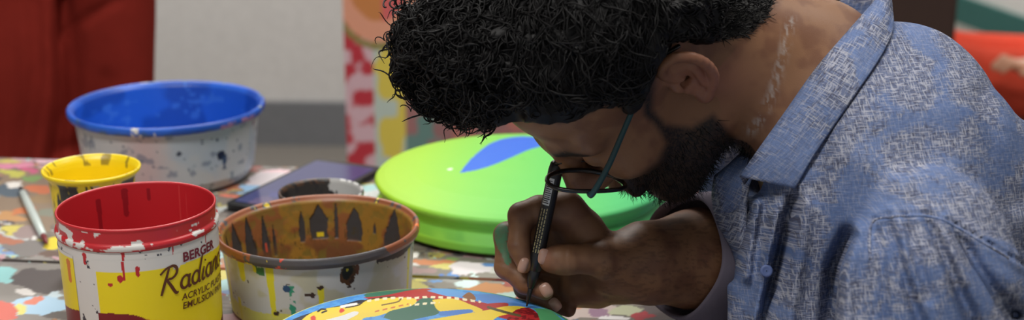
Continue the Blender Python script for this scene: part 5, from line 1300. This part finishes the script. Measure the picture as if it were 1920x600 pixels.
# ================================================================== person in orange red seated at the far right
M_orange = plain('orange red cloth', lin(222, 84, 62), .9, .1, bump=(200, .2, .001, 3))
D4 = 4.25
kn = W(1770, 130, D4); hp4 = W(2010, 150, D4 + .05)
c4 = np.array([hp4[0] + .05, hp4[1], 0])
p4 = thing('person', 'person in an orange red kurta seated far behind, hand resting on the lap', 'person', (c4[0], c4[1], 0))
zs = hp4[2]
sk, hr = simple_head(c4 + [-.05, 0, zs + .72], math.radians(180))
sk += [cap(c4 + [-.02, 0, zs + .52], c4 + [0, 0, zs + .2], .10, .1, .04)]
hd0 = W(1948, 118, D4 - .30); el = W(2060, 70, D4 - .34)
for s_ in (-1, 1):
    o_ = np.array([0, 0, 0]) if s_ < 0 else np.array([.10, .42, -.20])
    sk += [cap(el + o_, hd0 + o_, .036, .028, .02), ell(hd0 + o_ + [-.03, 0, -.008], (.045, .042, .018), .015)]
    for k in range(4):
        y0 = (k - 1.5) * .021; sk += chain([(hd0 + o_ + [-.055, y0, -.004], .0105), (hd0 + o_ + [-.092 + .008 * abs(k - 1.4), y0 * 1.1, .004], .0095), (hd0 + o_ + [-.115 + .01 * abs(k - 1.4), y0 * 1.1, -.012], .008)], .005)
    sk += chain([(hd0 + o_ + [.0, -.035, -.005], .014), (hd0 + o_ + [-.035, -.062, -.004], .011), (hd0 + o_ + [-.06, -.066, -.012], .009)], .005)
v, f = solid(sk, .004); child('body', v, f, plain('light brown skin', lin(214, 158, 128), .5), p4)
v, f = solid(hr, .005, lambda P, d: d - .004 * (fbm(P, 60, 3) - .5)); child('hair', v, f, M_dkhair, p4)
ko = [ell(c4 + [0, 0, zs + .28], (.135, .2, .32), .05), cap(c4 + [-.02, -.16, zs + .52], c4 + [-.02, .16, zs + .52], .07, .07, .04), ell(c4 + [0, 0, zs], (.17, .2, .12), .05)]
for s_ in (-1, 1):
    o_ = np.array([0, s_ * .1, 0]); ko += [cap(hp4 + o_, kn + o_, .095, .085, .05), cap(kn + o_, np.array([kn[0] + .02, kn[1] + s_ * .1, .28]), .088, .10, .03)]
    ko += [cap(c4 + [-.02, s_ * .2, zs + .5], np.array([el[0] + .04 * (s_ + 1), c4[1] + s_ * .21, el[2] + .02 - .1 * (s_ + 1)]), .065, .055, .02), cap(np.array([el[0] + .04 * (s_ + 1), c4[1] + s_ * .21, el[2] + .02 - .1 * (s_ + 1)]), (el * .45 + hd0 * .55) + ([0.06, .0, 0.005] if s_ < 0 else [.16, .42, -.195]), .055, .046, .02)]
v, f = solid(ko, .007, lambda P, d: d - .008 * (fbm(P, 10, 55) - .5)); child('kurta', v, f, M_orange, p4)
tr = []
for s_ in (-1, 1): tr += [cap(np.array([kn[0] + .02, kn[1] + s_ * .1, .3]), np.array([kn[0] + .02, kn[1] + s_ * .1, .07]), .06, .045, .02)]
v, f = solid(tr, .008); child('trousers', v, f, M_white2, p4)
for s_ in (-1, 1):
    v, f = solid([cap((kn[0] + .04, kn[1] + s_ * .1, .045), (kn[0] - .12, kn[1] + s_ * .11, .034), .04, .033, .02)], .006); v[:, 2] = np.maximum(v[:, 2], .002); child('shoe', v, f, M_shoe, p4)
sz = zs - .10
s4 = thing('stool', 'low stool under the seated person in orange red at far right', 'stool', (c4[0], c4[1], 0))
v, f = box_geo((c4[0] - .18, c4[1] - .2, sz - .03), (c4[0] + .2, c4[1] + .2, sz), .006); child('seat', v, f, M_stool, s4, smooth=False)
for a in (-.15, .15):
    for b in (-.16, .16):
        v, f = box_geo((c4[0] + a - .02, c4[1] + b - .02, 0), (c4[0] + a + .02, c4[1] + b + .02, sz - .03), .003); child('leg', v, f, M_stool, s4, smooth=False)
